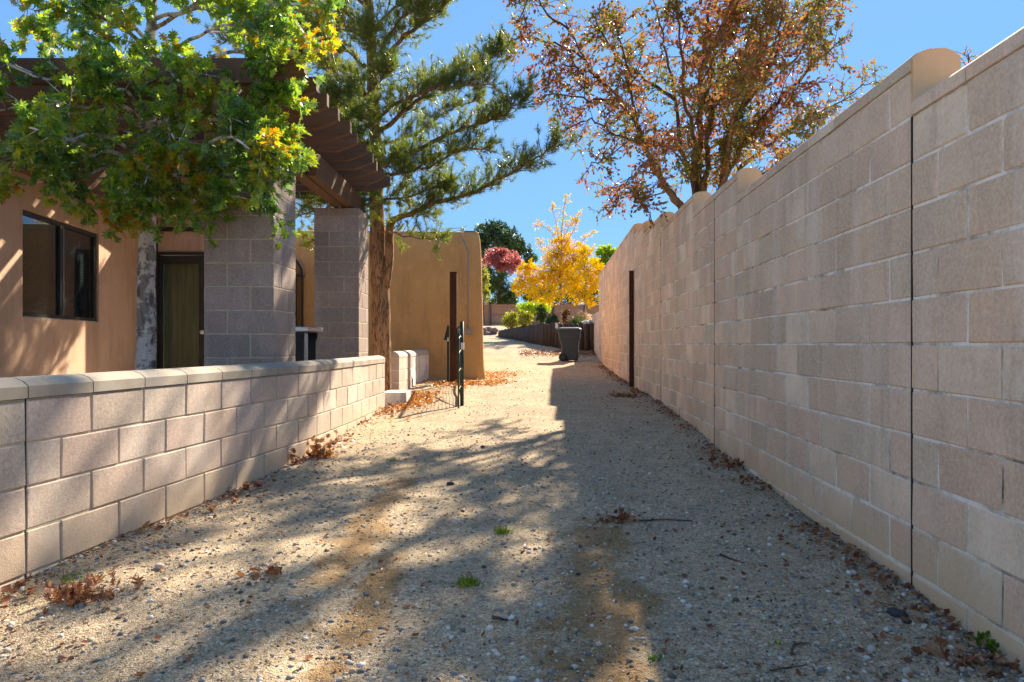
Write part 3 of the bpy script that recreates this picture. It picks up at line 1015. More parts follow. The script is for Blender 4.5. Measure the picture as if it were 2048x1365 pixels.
# glass door
dr = MB()
zt, zb = CAMZ + 1.49, .42
Yd = 11.05
for (x0, x1, z0, z1, y0, y1) in ((xd0, xd0 + .05, zb, zt, Yd - .0, Yd + .1), (xd1 - .05, xd1, zb, zt, Yd, Yd + .1), (xd0 + .05, xd1 - .05, zt - .05, zt, Yd, Yd + .1)):
    dr.box(x0, x1, y0 - .02, y1, z0, z1)
dr.obj('door_frame', M['frame_dark'], house)
dl = MB(); a0, a1 = xd0 + .06, xd1 - .06
for (x0, x1, z0, z1) in ((a0, a0 + .06, zb + .02, zt - .06), (a1 - .16, a1, zb + .02, zt - .06), (a0 + .06, a1 - .16, zt - .19, zt - .06), (a0 + .06, a1 - .16, zb + .02, zb + .2)):
    dl.box(x0, x1, Yd + .02, Yd + .06, z0, z1)
door = dl.obj('door', M['frame_dark'], house)
e = MB(); e.box(a0 + .06, a1 - .16, Yd + .037, Yd + .043, zb + .2, zt - .19); e.obj('pane', M['glass'], door)
e = MB(); e.box(a0 + .03, a1 - .1, Yd + .12, Yd + .13, zb + .05, zt - .1); e.obj('reflection_sheet', M['reflection_sheet'], door)  # added sheet behind the pane, carrying its painted reflection
e = MB(); e.tube([(a1 - .07, Yd + .02, CAMZ + .19), (a1 - .07, Yd - .05, CAMZ + .19)], [.012, .012], 8)
e.tube([(a1 - .07, Yd - .04, CAMZ + .19), (a1 - .07, Yd - .05, CAMZ + .19), (a1 - .07, Yd - .085, CAMZ + .19), (a1 - .07, Yd - .1, CAMZ + .19)], [.016, .032, .034, .02], 12)
e.obj('handle', M['plate'], door, True)
e = MB(); e.box(-5.80, -5.72, 10.72, 11.03, -.1, 3.3); e.obj('corner_trim', M['frame_dark'], house)
e = MB(); e.box(-5.7, xd1 + .25, Yd - .035, Yd - .002, zt + .33, zt + .40); e.obj('door_header', M['frame_dark'], house)

# ------------------------------------------------------------------ adobe wing at the end of the patio
wing = empty('adobe_building', 'flat roofed tan adobe building with softly rounded corner beside the gate post', 'building', (-.64, 15.5, 0))
def wing_wall():
    base = [(-.66, 15.5), (-7.2, 15.42), (-7.6, 24.0), (-1.35, 24.0)]
    # rounded outline
    pts = []
    n = len(base)
    for i in range(n):
        p, a, c = Vector(base[i]), Vector(base[i - 1]), Vector(base[(i + 1) % n])
        r = .16
        d0, d1 = (a - p).normalized(), (c - p).normalized()
        for k in range(7):
            f = k / 6
            pts.append((p + d0 * r * (1 - f) ** 2 + d1 * r * f ** 2))
    # add long-edge midpoints
    out = []
    for i, p in enumerate(pts):
        q = pts[(i + 1) % len(pts)]
        out.append(p)
        L = (q - p).length
        if L > .5:
            m = int(L / .22)
            for k in range(1, m): out.append(p.lerp(q, k / m))
    N = len(out)
    nor = []
    for i in range(N):
        d = (out[(i + 1) % N] - out[i - 1]).normalized()
        nor.append(Vector((-d.y, d.x)))
    cx_ = sum((p for p in out), Vector((0, 0))) / N
    if nor[0].dot(out[0] - cx_) < 0: nor = [-x for x in nor]
    ztop = CAMZ + 2.60
    prof = [(-.1, .09), (.30, .085), (.42, .075), (.6, .045), (.85, .022), (1.2, .008), (1.6, .0), (2.2, -.008), (2.9, -.022), (3.3, -.04), (3.52, -.055), (ztop - .12, -.075), (ztop - .06, -.10), (ztop - .02, -.14), (ztop, -.20), (ztop + .002, -.4)]
    vs, fs = [], []
    for (z, o) in prof:
        for i in range(N):
            w_ = .012 * math.sin(out[i].x * 2.1 + z * 1.7) + .008 * math.sin(out[i].x * 5 + z * 3.1 + 1)
            p = out[i] + nor[i] * (o + w_ * (0.5 if z < 3.6 else .2))
            vs.append((p.x + .64, p.y - 15.5, z + (.012 * math.sin(out[i].x * 1.3) if z > 3.5 else 0)))
    for j in range(len(prof) - 1):
        for i in range(N):
            a, b_ = j * N + i, j * N + (i + 1) % N
            fs.append((a, a + N, b_ + N, b_))
    fs.append(tuple(range((len(prof) - 1) * N, len(prof) * N)))
    m = MB(); m.add(vs, fs)
    return m
wing_wall().obj('wall', M['stucco'], wing, True)
WO = Vector((-.64, 15.5, 0))
def wp(x, y, Y): return P(x, y, Y) - WO
cd = MB()
Yc = 15.43
cd.tube([wp(924, 456, Yc + .15), wp(925, 458, Yc - .06), wp(925, 476, Yc - .08), wp(936, 503, Yc - .035), wp(936, 660, Yc - .035)], .017, 8)
cd.tube([wp(880, 459, Yc + .3), wp(924, 456, Yc + .2)], .008, 6)
cdo = cd.obj('conduit', M['conduit'], wing, True)
e = MB(); pb = wp(937, 664, Yc); e.cbox(pb.x - .055, pb.x + .055, pb.y - .12, pb.y + .0, pb.z - .075, pb.z + .075, .008); e.obj('junction_box', M['conduit'], wing)
# arched window
aw = MB(); C0 = P(566, 551, 15.36) - WO; R = .47
def ring(mb, r0, r1, y0, y1, zs, n=20, mi=0):
    vs, fs = [], []
    for k in range(n + 1):
        a = math.pi * k / n
        for (r, y) in ((r0, y0), (r1, y0), (r1, y1), (r0, y1)):
            vs.append((C0.x + r * math.cos(a), y, C0.z + r * math.sin(a)))
    for k in range(n):
        for q in range(4):
            a, b_ = k * 4 + q, k * 4 + (q + 1) % 4
            fs.append((a, b_, b_ + 4, a + 4))
    mb.add(vs, fs, mi)
yw = -.12
ring(aw, R - .055, R, yw - .05, yw + .05, 0)
zb2 = CAMZ - .6
for sx in (-1, 1):
    x0, x1 = sorted((C0.x + sx * (R - .055), C0.x + sx * R))
    aw.box(x0 + (0.03 if sx > 0 else 0) - .03, x1 - .03 * (sx > 0), yw - .05, yw + .05, zb2, C0.z)
aw.box(C0.x - R, C0.x + R, yw - .06, yw + .05, C0.z - .04, C0.z + .03)
for xx in (.1, .27): aw.box(C0.x + xx - .018, C0.x + xx + .018, yw - .04, yw + .04, zb2, C0.z - .04)
awo = aw.obj('arched_window', M['frame_dark'], wing)
e = MB(); n = 20
vs = [(C0.x + (R - .05) * math.cos(math.pi * k / n), yw, C0.z + (R - .05) * math.sin(math.pi * k / n)) for k in range(n + 1)]
vs += [(C0.x - R + .05, yw, zb2), (C0.x + R - .05, yw, zb2)]
e.add(vs, [tuple(range(n + 3))]); e.obj('pane', M['glass'], awo)
e = MB(); ring(e, R, R + .02, yw - .06, yw + .0, 0); e.obj('trim', M['frame_lite'], awo)

# ------------------------------------------------------------------ patio things
cart = empty('barbecue_counter', 'stainless topped black barbecue counter between the two block pillars', 'barbecue', (-2.95, 8.0, .38))
e = MB(); e.cbox(-.30, .66, -.3, .3, .88, .935, .008); e.obj('worktop', M['steel'], cart)
e = MB(); e.cbox(-.30, .42, -.28, .28, .60, .64, .006); e.obj('shelf', M['steel'], cart)
e = MB(); e.box(-.28, .60, -.27, -.22, .80, .878); e.box(-.28, .60, .22, .27, .80, .878); e.obj('apron', M['black'], cart)
for sx in (-.22, .53):
    for sy in (-.24, .24):
        e = MB(); e.box(sx - .06, sx + .06, sy - .03, sy + .03, -.1, .80); e.obj('leg', M['black'], cart)
e = MB(); e.box(.60, .63, -.27, -.24, .2, .86); e.obj('side_rail', M['galv'], cart)
tub = MB(); n = 40
prof = [(.0, .30), (.52, .31), (.53, .325), (.55, .325), (.55, .29), (.1, .27)]
vs, fs = [], []
for (z, r) in prof:
    for k in range(n):
        a = 2 * math.pi * k / n
        rr = r * (1 + (.02 if k % 2 else -.01) * (z < .53)) * .62
        vs.append((rr * math.cos(a), rr * math.sin(a), z))
for j in range(len(prof) - 1):
    for k in range(n):
        a, b_ = j * n + k, j * n + (k + 1) % n
        fs.append((a, b_, b_ + n, a + n))
tub.add(vs, fs)
ot = tub.obj('corrugated_tub', M['galv'], None, loc=(-2.32, 7.6, .35))
tag(ot, 'ribbed galvanised tub standing beside the barbecue counter', 'tub')

# step stone
e = MB()
e.prism([(-.2, -.24), (-.14, -.30), (.12, -.30), (.2, -.22), (.2, .2), (.14, .28), (-.16, .28), (-.2, .2)], lambda u, v, t: (u, v, t), 0, .2)
stn = e.obj('step_stone', M['step'], None, loc=(-1.66, 9.85, gz(-1.66, 9.85) - .03))
stn.scale = (.85, 1.0, 1.05)
tag(stn, 'pale cut stone block used as a step at the end of the low wall', 'step')

# ------------------------------------------------------------------ gate and posts
gp = empty('gate_column', 'tall rusty brown steel gate column in front of the tan building', 'gate post', (-1.18, 13.75, gz(-1.18, 13.75)), 0)
h = CAMZ + 143.5 * 13.75 / FPX - gz(-1.18, 13.75)
e = MB(); e.cbox(-.07, .07, -.05, .05, -.1, h - .01, .006); e.obj('shaft', M['rust'], gp)
e = MB(); e.cbox(-.075, .075, -.055, .055, h - .008, h + .006, .003); e.obj('cap_plate', M['rust'], gp)
for zz in (.25, 1.0):
    e = MB(); e.cbox(.071, .13, -.06, -.045, zz - .035, zz + .035, .003); e.tube([(.12, -.052, zz - .045), (.12, -.052, zz + .045)], .013, 8)
    e.obj('hinge', M['green_paint'], gp)
e = MB(); e.cbox(-.15, .15, -.14, .14, -.12, .012, .02); e.obj('footing', M['cap'], gp)
t2 = 13.2
xr = W(25 * b8, 0, 0)
gp2 = empty('gate_column', 'rusty steel gate column fixed against the tall block wall on the right', 'gate post', (xr.x - .05, xr.y, gz(xr.x - .1, xr.y)), -TH)
h2 = CAMZ + 1.40 - gz(xr.x - .1, xr.y)
e = MB(); e.cbox(-.032, .04, -.07, .07, -.1, h2, .004); e.obj('shaft', M['rust'], gp2)
e = MB(); e.cbox(-.036, .044, -.074, .074, h2 + .001, h2 + .012, .003); e.obj('cap_plate', M['rust'], gp2)

fp = empty('fence_post', 'slim dark green metal fence post just left of the rusty column', 'fence post', (-1.30, 13.9, gz(-1.30, 13.9)))
hh = CAMZ + .38 - gz(-1.30, 13.9)
e = MB(); e.cbox(-.022, .022, -.02, .02, -.1, hh, .004); e.obj('shaft', M['green_paint'], fp)
e = MB(); e.add([(-.022, 0, hh - .02), (-.022, .01, hh - .02), (-.09, .01, hh - .30), (-.09, 0, hh - .30), (-.022, 0, hh - .30), (-.022, .01, hh - .30)], [(0, 3, 4), (1, 5, 2), (0, 1, 2, 3), (3, 2, 5, 4)]); e.obj('latch_flap', M['green_paint'], fp)
e = MB(); e.cbox(-.016, .016, -.03, -.021, hh - .33, hh - .25, .002); e.obj('tag_plate', M['plate'], fp)

gA, gB = Vector((-.715, 9.75, 0)), Vector((-1.06, 13.4, 0))
gate = empty('wire_gate', 'dark green wire mesh gate swung open towards the camera, seen almost edge-on', 'gate', gA)
dg = (gB - gA); Lg = dg.length; dgn = dg.normalized()
za, zbb = gz(gA.x, gA.y), gz(gB.x, gB.y)
def gpt(s, hgt):
    p = gA + dgn * s
    return Vector((p.x - gA.x, p.y - gA.y, za + (zbb - za) * s / Lg + hgt))
e = MB(); e.tube([gpt(0, -.02), gpt(0, 1.2)], .028, 10); e.obj('end_post', M['green_paint'], gate, True)
e = MB(); e.tube([gpt(Lg, -.02), gpt(Lg, 1.12)], .028, 10); e.obj('hinge_post', M['green_paint'], gate, True)
for hgt in (.1, 1.13): 
    e = MB(); e.tube([gpt(.02, hgt), gpt(Lg - .02, hgt)], .02, 8); e.obj('rail', M['green_paint'], gate, True)
e = MB(); e.tube([gpt(.03, .12), gpt(Lg - .03, 1.1)], .014, 6); e.obj('brace', M['green_paint'], gate, True)
e = MB()
k = 0
while .1 + .075 * k < 1.13:
    e.tube([gpt(.02, .1 + .075 * k), gpt(Lg - .02, .1 + .075 * k)], .0032, 4, cap=False); k += 1
s_ = .08
while s_ < Lg - .04:
    e.tube([gpt(s_, .1), gpt(s_, 1.13)], .0028, 4, cap=False); s_ += .11
tag(e.obj('wire_mesh', M['wire'], gate), kind='stuff')
e = MB(); e.cbox(-.012, .03, -.04, .03, za + .80, za + .90, .003); e.obj('tag_plate', M['plate'], gate)
# drop post in front of the gate end
q = Vector((-.735, 9.38, 0)); zq = gz(q.x, q.y)
dp = empty('gate_stake', 'thin green stake at the near end of the open wire gate', 'stake', (q.x, q.y, zq))
e = MB(); e.tube([(0, 0, -.05), (.0, 0, 1.0), (.008, .0, 1.08)], [.011, .010, .009], 8); e.obj('rod', M['green_paint'], dp, True)
e = MB()
for z in (.25, .5, .75, .95): e.tube([(0, 0, z), (.02, .12, z + .05), (.03, .32, z + .02)], .003, 4)
tag(e.obj('tie_wire', M['wire'], dp), kind='stuff')

# ------------------------------------------------------------------ wheeled bin
bx, by = (1139 - CX) / FPX * 22.0, 22.0
bin_ = empty('wheeled_bin', 'dark blue grey wheeled rubbish bin standing in the drive', 'bin', (bx, by, gz(bx, by)), math.radians(-8))
def rrect(hx, hy, r, n=4):
    pts = []
    for (cx, cy, a0) in ((hx - r, hy - r, 0), (-hx + r, hy - r, 90), (-hx + r, -hy + r, 180), (hx - r, -hy + r, 270)):
        for k in range(n + 1):
            a = math.radians(a0 + 90 * k / n)
            pts.append((cx + r * math.cos(a), cy + r * math.sin(a)))
    return pts
def loft(secs, mb, mi=0, capb=True, capt=True):
    vs, fs = [], []
    n = len(secs[0][1])
    for z, pl in secs: vs += [(x, y, z) for x, y in pl]
    for j in range(len(secs) - 1):
        for k in range(n):
            a, b_ = j * n + k, j * n + (k + 1) % n
            fs.append((a, b_, b_ + n, a + n))
    if capb: fs.append(tuple(range(n - 1, -1, -1)))
    if capt: fs.append(tuple(range((len(secs) - 1) * n, len(secs) * n)))
    mb.add(vs, fs, mi)
def shift(pl, dx): return [(x + dx, y) for x, y in pl]
e = MB()
loft([(.03, shift(rrect(.235, .22, .05), .03)), (.06, shift(rrect(.245, .23, .05), .03)), (.55, shift(rrect(.285, .265, .05), .015)), (.72, rrect(.315, .285, .05)), (.735, rrect(.335, .295, .05)), (.95, rrect(.35, .31, .05)), (.955, rrect(.37, .325, .05)), (1.0, rrect(.37, .325, .05))], e)
e.obj('body', M['bin'], bin_)
e = MB()
loft([(1.002, rrect(.385, .34, .06)), (1.03, rrect(.39, .345, .06)), (1.06, rrect(.36, .32, .07)), (1.085, rrect(.26, .24, .09))], e)
e.cbox(-.47, -.36, -.22, .22, 1.0, 1.03, .008)
e.obj('lid', M['bin_lid'], bin_)
e = MB(); e.tube([(-.36, -.2, .93), (-.46, -.2, .98), (-.46, .2, .98), (-.36, .2, .93)], .016, 8); e.obj('handle', M['bin'], bin_)
e = MB(); e.tube([(-.2, -.27, .13), (-.2, .27, .13)], .015, 8); e.obj('axle', M['galv'], bin_)
for sy in (-.265, .265):
    e = MB(); e.tube([(-.2, sy - .03, .13), (-.2, sy - .022, .13), (-.2, sy + .022, .13), (-.2, sy + .03, .13)], [.105, .13, .13, .105], 20)
    wh = e.obj('wheel', M['rubber'], bin_)
    e = MB(); e.tube([(-.2, sy - .034, .13), (-.2, sy + .034, .13)], .06, 14); e.obj('hub', M['bin'], wh)
for sy in (-.29, .27):
    e = MB(); e.cbox(-.02, .30, sy, sy + .02, .60, .64, .004); e.obj('rib', M['bin'], bin_)

# ------------------------------------------------------------------ timber retaining wall, far rocks, fence
tw = empty('timber_retaining_wall', 'row of upright weathered timber posts holding the planting bed beyond the bin', 'retaining wall', (1.2, 27, 1.0))
path = [Vector((x, y)) for x, y in zip(QX[1:-1], QY[1:-1])]
dd = []
for a, c in zip(path[:-1], path[1:]):
    L = (c - a).length
    m = max(1, int(L / .05))
    dd += [a.lerp(c, k / m) for k in range(m)]
acc = 0; last = dd[0]; nxt = 0
posts = []
for p in dd:
    acc += (p - last).length; last = p
    if acc >= nxt:
        posts.append(p.copy()); nxt += .225
for p in posts:
    r = random.uniform(.095, .118)
    zb_ = gz(p.x, p.y - .3)
    top = 1.90 + random.uniform(-.045, .05)
    e = MB(); e.tube([(p.x - 1.2, p.y - .12 - 27, zb_ - .25 - 1.0), (p.x - 1.2 + random.uniform(-.01, .01), p.y - .12 - 27, top - .02 - 1.0), (p.x - 1.2, p.y - .12 - 27, top - 1.0)], [r, r * .97, r * .85], 9, wob=.04)
    e.obj('post', M['timber'], tw, True)
pt = P(1113, 652, 25.8); e = MB(); e.cbox(pt.x - .05 - 1.2, pt.x + .05 - 1.2, 25.66 - 27, 25.7 - 27, pt.z - .1 - 1, pt.z + .1 - 1, .004); e.obj('marker_plate', M['plate'], tw)

def rock(name, loc, size, mat, label, cat='rock', group=None, seed=0, sub=2, flat=.7):
    import bmesh
    bm = bmesh.new()
    bmesh.ops.create_icosphere(bm, subdivisions=sub, radius=1)
    rr = random.Random(seed)
    ph = [rr.uniform(0, 6) for _ in range(6)]
    for v in bm.verts:
        c = v.co
        k = 1 + .16 * math.sin(c.x * 2.3 + ph[0]) + .14 * math.sin(c.y * 2.9 + ph[1]) + .12 * math.sin(c.z * 3.3 + ph[2]) + .07 * math.sin((c.x + c.y) * 6 + ph[3])
        v.co = Vector((c.x * k, c.y * k * .85, c.z * k * flat))
    me = bpy.data.meshes.new(name); bm.to_mesh(me); bm.free()
    me.materials.append(mat)
    for p in me.polygons: p.use_smooth = sub > 1
    o = link(name, me, None, loc, (0, 0, rr.uniform(0, 6)), (size, size, size))
    return tag(o, label, cat, group)

ROCKG = 'reddish rocks heaped beside the tan building'
for i, (x, y, s_, lab) in enumerate(((973, 668, .33, 'reddish boulder at the left foot of the rock heap, against the building edge'), (987, 668, .30, 'reddish boulder at the right foot of the rock heap beside the drive'), (978, 659, .26, 'reddish rock on top of the heap, left of its peak'), (989, 661, .24, 'reddish rock on the right shoulder of the heap'), (998, 671, .17, 'small reddish rock lying right of the heap near the first timber post'), (968, 661, .26, 'reddish rock half hidden behind the corner of the tan building'))):
    Y = 41.5 + .4 * i % 1
    p = P(x, y, Y); rock('boulder', (p.x, p.y, p.z), s_, M['rock'], lab, 'rock', ROCKG, i, 2)
for i, (x, y, s_, lab) in enumerate(((1172, 652, .3, 'pale ledge rock right of the timber posts'), (1186, 649, .26, 'pale ledge rock touching the end of the tall wall'), (1180, 661, .22, 'lower ledge rock between the bin and the tall wall'))):
    p = P(x, y, 26.3); rock('ledge_rock', (p.x, p.y, p.z), s_, M['stone_pale'], lab, 'rock', 'ledge rocks beyond the bin', 20 + i)

fn = empty('wooden_fence', 'reddish brown cedar board fence far behind the planting bed', 'fence', (1, 50, 2.4))
e = MB(); x = -6.0
while x < 12:
    wd = .14
    hgt = 1.62 + random.uniform(-.02, .02)
    e.box(x - 1, x + wd - .004 - 1, random.uniform(-.006, .006), .02 + random.uniform(0, .004), -.3, hgt)
    x += wd
tag(e.obj('fence_boards', M['fence'], fn), kind='stuff')
for z in (.25, .85, 1.4):
    e = MB(); e.box(-7, 11, -.045, -.008, z, z + .09); e.obj('fence_rail', M['fence'], fn)
for x in np.arange(-6.2, 12, 2.3):
    e = MB(); e.box(x - 1 - .05, x - 1 + .05, -.14, -.046, -.4, 1.6); e.obj('fence_post', M['wood'], fn)

# neighbour buildings seen over the fence
nb = empty('neighbour_house', 'small cream house with flat pale roof just right of the tan building corner', 'house', (-2.6, 57, 2.5))
e = MB(); e.box(-3, .35, 0, 5, 0, 2.0); e.obj('wall', M['cream'], nb)
e = MB(); e.box(-3.2, 1.6, -1.0, 5.2, 2.05, 2.35); e.obj('roof', M['roofing'], nb)
e = MB(); e.box(.85, 1.0, -.7, -.55, 0, 2.05); e.obj('porch_post', M['wood'], nb)
e = MB(); e.box(-1.0, -.3, -.03, 0.03, .6, 1.6); e.obj('window', M['frame_dark'], nb)
nb2 = empty('distant_house', 'distant house showing only a pale gable roof edge above the red tree', 'house', (-6.6, 75, 3))
e = MB(); e.box(-4, 3.5, 0, 6, 0, 7.4); e.obj('wall', M['stucco_end'], nb2)
e = MB(); e.prism([(-4.6, 7.4), (4.0, 7.4), (4.0, 7.75), (-.3, 9.3), (-4.6, 7.75)], lambda u, v, t: (u, t, v), -.6, 6.6); e.obj('roof', M['roofing'], nb2)

# ------------------------------------------------------------------ trees
def crv(pts, n=5, wob=.0):
    """smooth a polyline by Catmull-Rom"""
    pts = [Vector(p) for p in pts]
    out = []
    P_ = [pts[0] * 2 - pts[1]] + pts + [pts[-1] * 2 - pts[-2]]
    for i in range(1, len(P_) - 2):
        p0, p1_, p2_, p3 = P_[i - 1:i + 3]
        for k in range(n):
            t = k / n
            out.append(.5 * ((2 * p1_) + (p2_ - p0) * t + (2 * p0 - 5 * p1_ + 4 * p2_ - p3) * t * t + (3 * p1_ - p0 - 3 * p2_ + p3) * t ** 3))
    out.append(pts[-1])
    if wob:
        out = [out[0]] + [p + Vector((random.uniform(-wob, wob), random.uniform(-wob, wob), random.uniform(-wob, wob))) for p in out[1:]]
    return out


def rv():
    return Vector((random.gauss(0, 1), random.gauss(0, 1), random.gauss(0, 1))).normalized()


class Tree:
    def __init__(s, name, label, cat, base, bark, leafmat, template, group=None):
        s.root = empty(name, label, cat, base, 0, group)
        s.base = Vector(base)
        s.bark, s.leafmat, s.tpl = bark, leafmat, template
        s.wood = MB()
        s.lp, s.ld, s.ln, s.ls = [], [], [], []

    def limb(s, pts, r0, r1, n=7, wob=.02, k=5):
        q = crv(pts, k, wob)
        m = len(q) - 1
        rad = [r0 + (r1 - r0) * (i / m) ** .8 for i in range(m + 1)]
        s.wood.tube([p - s.base for p in q], rad, n, wob=.06 if r0 > .03 else 0)
        return q, rad

    def leaf(s, p, d, nrm, size):
        s.lp.append(p); s.ld.append(d); s.ln.append(nrm); s.ls.append(size)

    def twig(s, p, d, L, nl, size, r=.004, droop=.3, spread=.9, flat=0.5):
        q = p + d * L * .5 + Vector((0, 0, -droop * L * .12))
        e = p + d * L + Vector((0, 0, -droop * L * .4))
        s.wood.tube([p - s.base, q - s.base, e - s.base], [r, r * .75, r * .4], 3, cap=False)
        for i in range(nl):
            f = (i + .6) / nl
            c = p.lerp(q, f * 2) if f < .5 else q.lerp(e, f * 2 - 1)
            ld = (d + rv() * spread).normalized()
            ld.z -= droop * .5
            nm = (Vector((0, 0, 1)) * flat + rv() * (1 - flat) * 1.3).normalized()
            s.leaf(c + rv() * size * .25, ld.normalized(), nm, size * random.uniform(.65, 1.2))

    def foliate(s, q, rad, f0, nb, L2, nt, L1, nl, size, up=.2, droop=.3, fwd=.6, spread=.9, flat=.5):
        """branches off path q from fraction f0 on, with twigs and leaves"""
        m = len(q) - 1
        for _ in range(nb):
            f = f0 + (1 - f0) * random.random() ** .8
            i = min(int(f * m), m - 1)
            p = q[i].lerp(q[i + 1], f * m - i)
            d = (q[i + 1] - q[i]).normalized() * fwd + rv() * .9 + Vector((0, 0, up))
            d.normalize()
            L = L2 * random.uniform(.5, 1.15) * (1.1 - .4 * f)
            r = max(.004, min(rad[i] * .45, L * .018))
            mid = p + d * L * .5 + rv() * L * .08
            e = p + d * L + Vector((0, 0, -droop * L * .25)) + rv() * L * .1
            s.wood.tube([p - s.base, mid - s.base, e - s.base], [r, r * .7, r * .4], 4, cap=False)
            for k in range(nt):
                g_ = (k + random.random()) / nt
                g_ = .15 + .85 * g_
                c = p.lerp(mid, g_ * 2) if g_ < .5 else mid.lerp(e, g_ * 2 - 1)
                td = (d * .7 + rv() * .9 + Vector((0, 0, up * .5))).normalized()
                s.twig(c, td, L1 * random.uniform(.6, 1.2), nl, size, droop=droop, spread=spread, flat=flat)

    def done(s, leafname='foliage', singles=0):
        s.wood.obj('trunk', s.bark, s.root, True)
        if not s.lp: return
        pos = np.array([tuple(v) for v in s.lp]); D = np.array([tuple(v) for v in s.ld]); N = np.array([tuple(v) for v in s.ln])
        sz = np.array(s.ls)
        R = frames(D, N)
        T, F = s.tpl
        rest = np.arange(len(pos))
        if singles:
            px = CX + pos[:, 0] / pos[:, 1] * FPX; pyy = HY - (pos[:, 2] - CAMZ) / pos[:, 1] * FPX
            face = np.abs(np.einsum('ij,ij->i', R[:, :, 2], pos - np.array([0, 0, CAMZ])) / np.linalg.norm(pos, axis=1))
            sc = sz / pos[:, 1] * face
            sc[(px < 0) | (px > 2048) | (pyy < 0) | (pyy > 1365)] = 0
            order = np.argsort(-sc)
            one, rest = order[:singles], np.sort(order[singles:])
            me = np_mesh('leaf', T, F, s.leafmat)
            for i in one:
                m = Matrix.Identity(4)
                for a in range(3):
                    for b_ in range(3): m[a][b_] = R[i, a, b_] * sz[i]
                    m[a][3] = pos[i, a] - s.base[a]
                link('leaf', me, s.root).matrix_local = m
        V, FF = scatter(T, F, pos[rest] - np.array(tuple(s.base)), R[rest], sz[rest])
        o = link(leafname, np_mesh(leafname, V, FF, s.leafmat), s.root)
        tag(o, kind='stuff')


# ---- oak (near left)
by_ = 6.55
ob = Vector(((292 - CX) / FPX * by_, by_, gz(-3.5, 6.5) - .05))
oak = Tree('oak_tree', 'young oak with lobed green and orange leaves and pale mottled trunk behind the low wall', 'tree', ob, M['bark_oak'], M['oakleaf'], OAK)
trunk = [ob, P(293, 560, 6.55), P(297, 400, 6.5), P(300, 250, 6.45), P(302, 100, 6.4), P(306, -60, 6.35), P(312, -220, 6.3)]
oak.limb(trunk, .098, .03, 10, .006)
tq = crv(trunk, 5)
OL = [  # (from trunk y, depth), through..., end  : (x, y, Y)
    [(298, 380, 6.5), (220, 370, 6.0), (130, 400, 5.6), (60, 400, 5.4)],
    [(298, 420, 6.5), (250, 420, 5.9), (215, 445, 5.6)],
    [(298, 400, 6.5), (370, 410, 5.8), (430, 425, 5.4)],
    [(299, 330, 6.5), (200, 290, 5.7), (110, 320, 5.1), (30, 360, 4.9)],
    [(299, 330, 6.5), (200, 320, 5.5), (130, 300, 4.8), (60, 280, 4.6)],
    [(299, 340, 6.5), (400, 330, 5.8), (500, 340, 5.4), (570, 350, 5.3)],
    [(299, 370, 6.5), (390, 380, 5.9), (480, 385, 5.6), (550, 390, 5.5)],
    [(300, 300, 6.45), (390, 270, 5.8), (470, 270, 5.5), (560, 300, 5.4)],
    [(300, 260, 6.45), (200, 230, 5.8), (90, 220, 5.4), (0, 230, 5.2)],
    [(300, 240, 6.45), (180, 190, 5.8), (70, 160, 5.4), (-20, 120, 5.2)],
    [(300, 250, 6.45), (390, 230, 5.9), (470, 220, 5.6), (540, 240, 5.6)],
    [(301, 220, 6.45), (400, 170, 5.9), (490, 150, 5.7), (570, 190, 5.6)],
    [(301, 200, 6.4), (430, 120, 5.8), (540, 110, 5.6), (620, 130, 5.5)],
    [(302, 180, 6.4), (240, 140, 5.9), (215, 90, 5.6)],
    [(302, 150, 6.4), (380, 90, 5.9), (450, 60, 5.7), (520, 60, 5.6)],
    [(303, 100, 6.4), (220, 50, 6.0), (130, 20, 5.8), (70, 30, 5.7)],
    [(303, 90, 6.4), (230, 20, 6.0), (170, -30, 5.8)],
    [(303, 60, 6.4), (400, 10, 6.0), (500, -20, 5.8), (600, -30, 5.6)],
    [(304, 40, 6.4), (420, 20, 5.8), (560, 20, 5.5), (660, 10, 5.4)],
    [(304, 10, 6.4), (330, -60, 5.8), (380, -120, 5.5)],
    [(305, -30, 6.4), (250, -100, 6.0), (180, -160, 5.8)],
    [(306, -60, 6.4), (420, -120, 6.0), (520, -160, 5.8)],
    [(300, 280, 6.45), (330, 260, 5.7), (350, 300, 5.1)],
    [(300, 330, 6.45), (300, 350, 5.7), (290, 400, 5.2)],
    [(301, 180, 6.45), (330, 150, 5.6), (360, 170, 5.1)],
    [(299, 360, 6.5), (340, 390, 5.8), (360, 430, 5.5)],
    [(300, 290, 6.45), (240, 280, 7.2), (170, 260, 7.6)],
    [(300, 200, 6.45), (400, 200, 7.2), (480, 180, 7.6)],
    [(300, 300, 6.45), (260, 200, 5.4), (220, 190, 5.0)],
    [(299, 350, 6.5), (440, 300, 5.3), (520, 330, 5.0)],
]
OL = [[L[0]] + [(x, y - (34 if y > 330 else 22 if y > 250 else 8), Y) for (x, y, Y) in L[1:]] for L in OL]
for i, L in enumerate(OL):
    q, rad = oak.limb([P(*c) for c in L], .022, .007, 5, .012, 4)
    oak.foliate(q, rad, .25, 7, .44, 6, .16, 8, .10, up=.1, droop=.35, fwd=.8, spread=.8, flat=.45)
oak.done(singles=300)

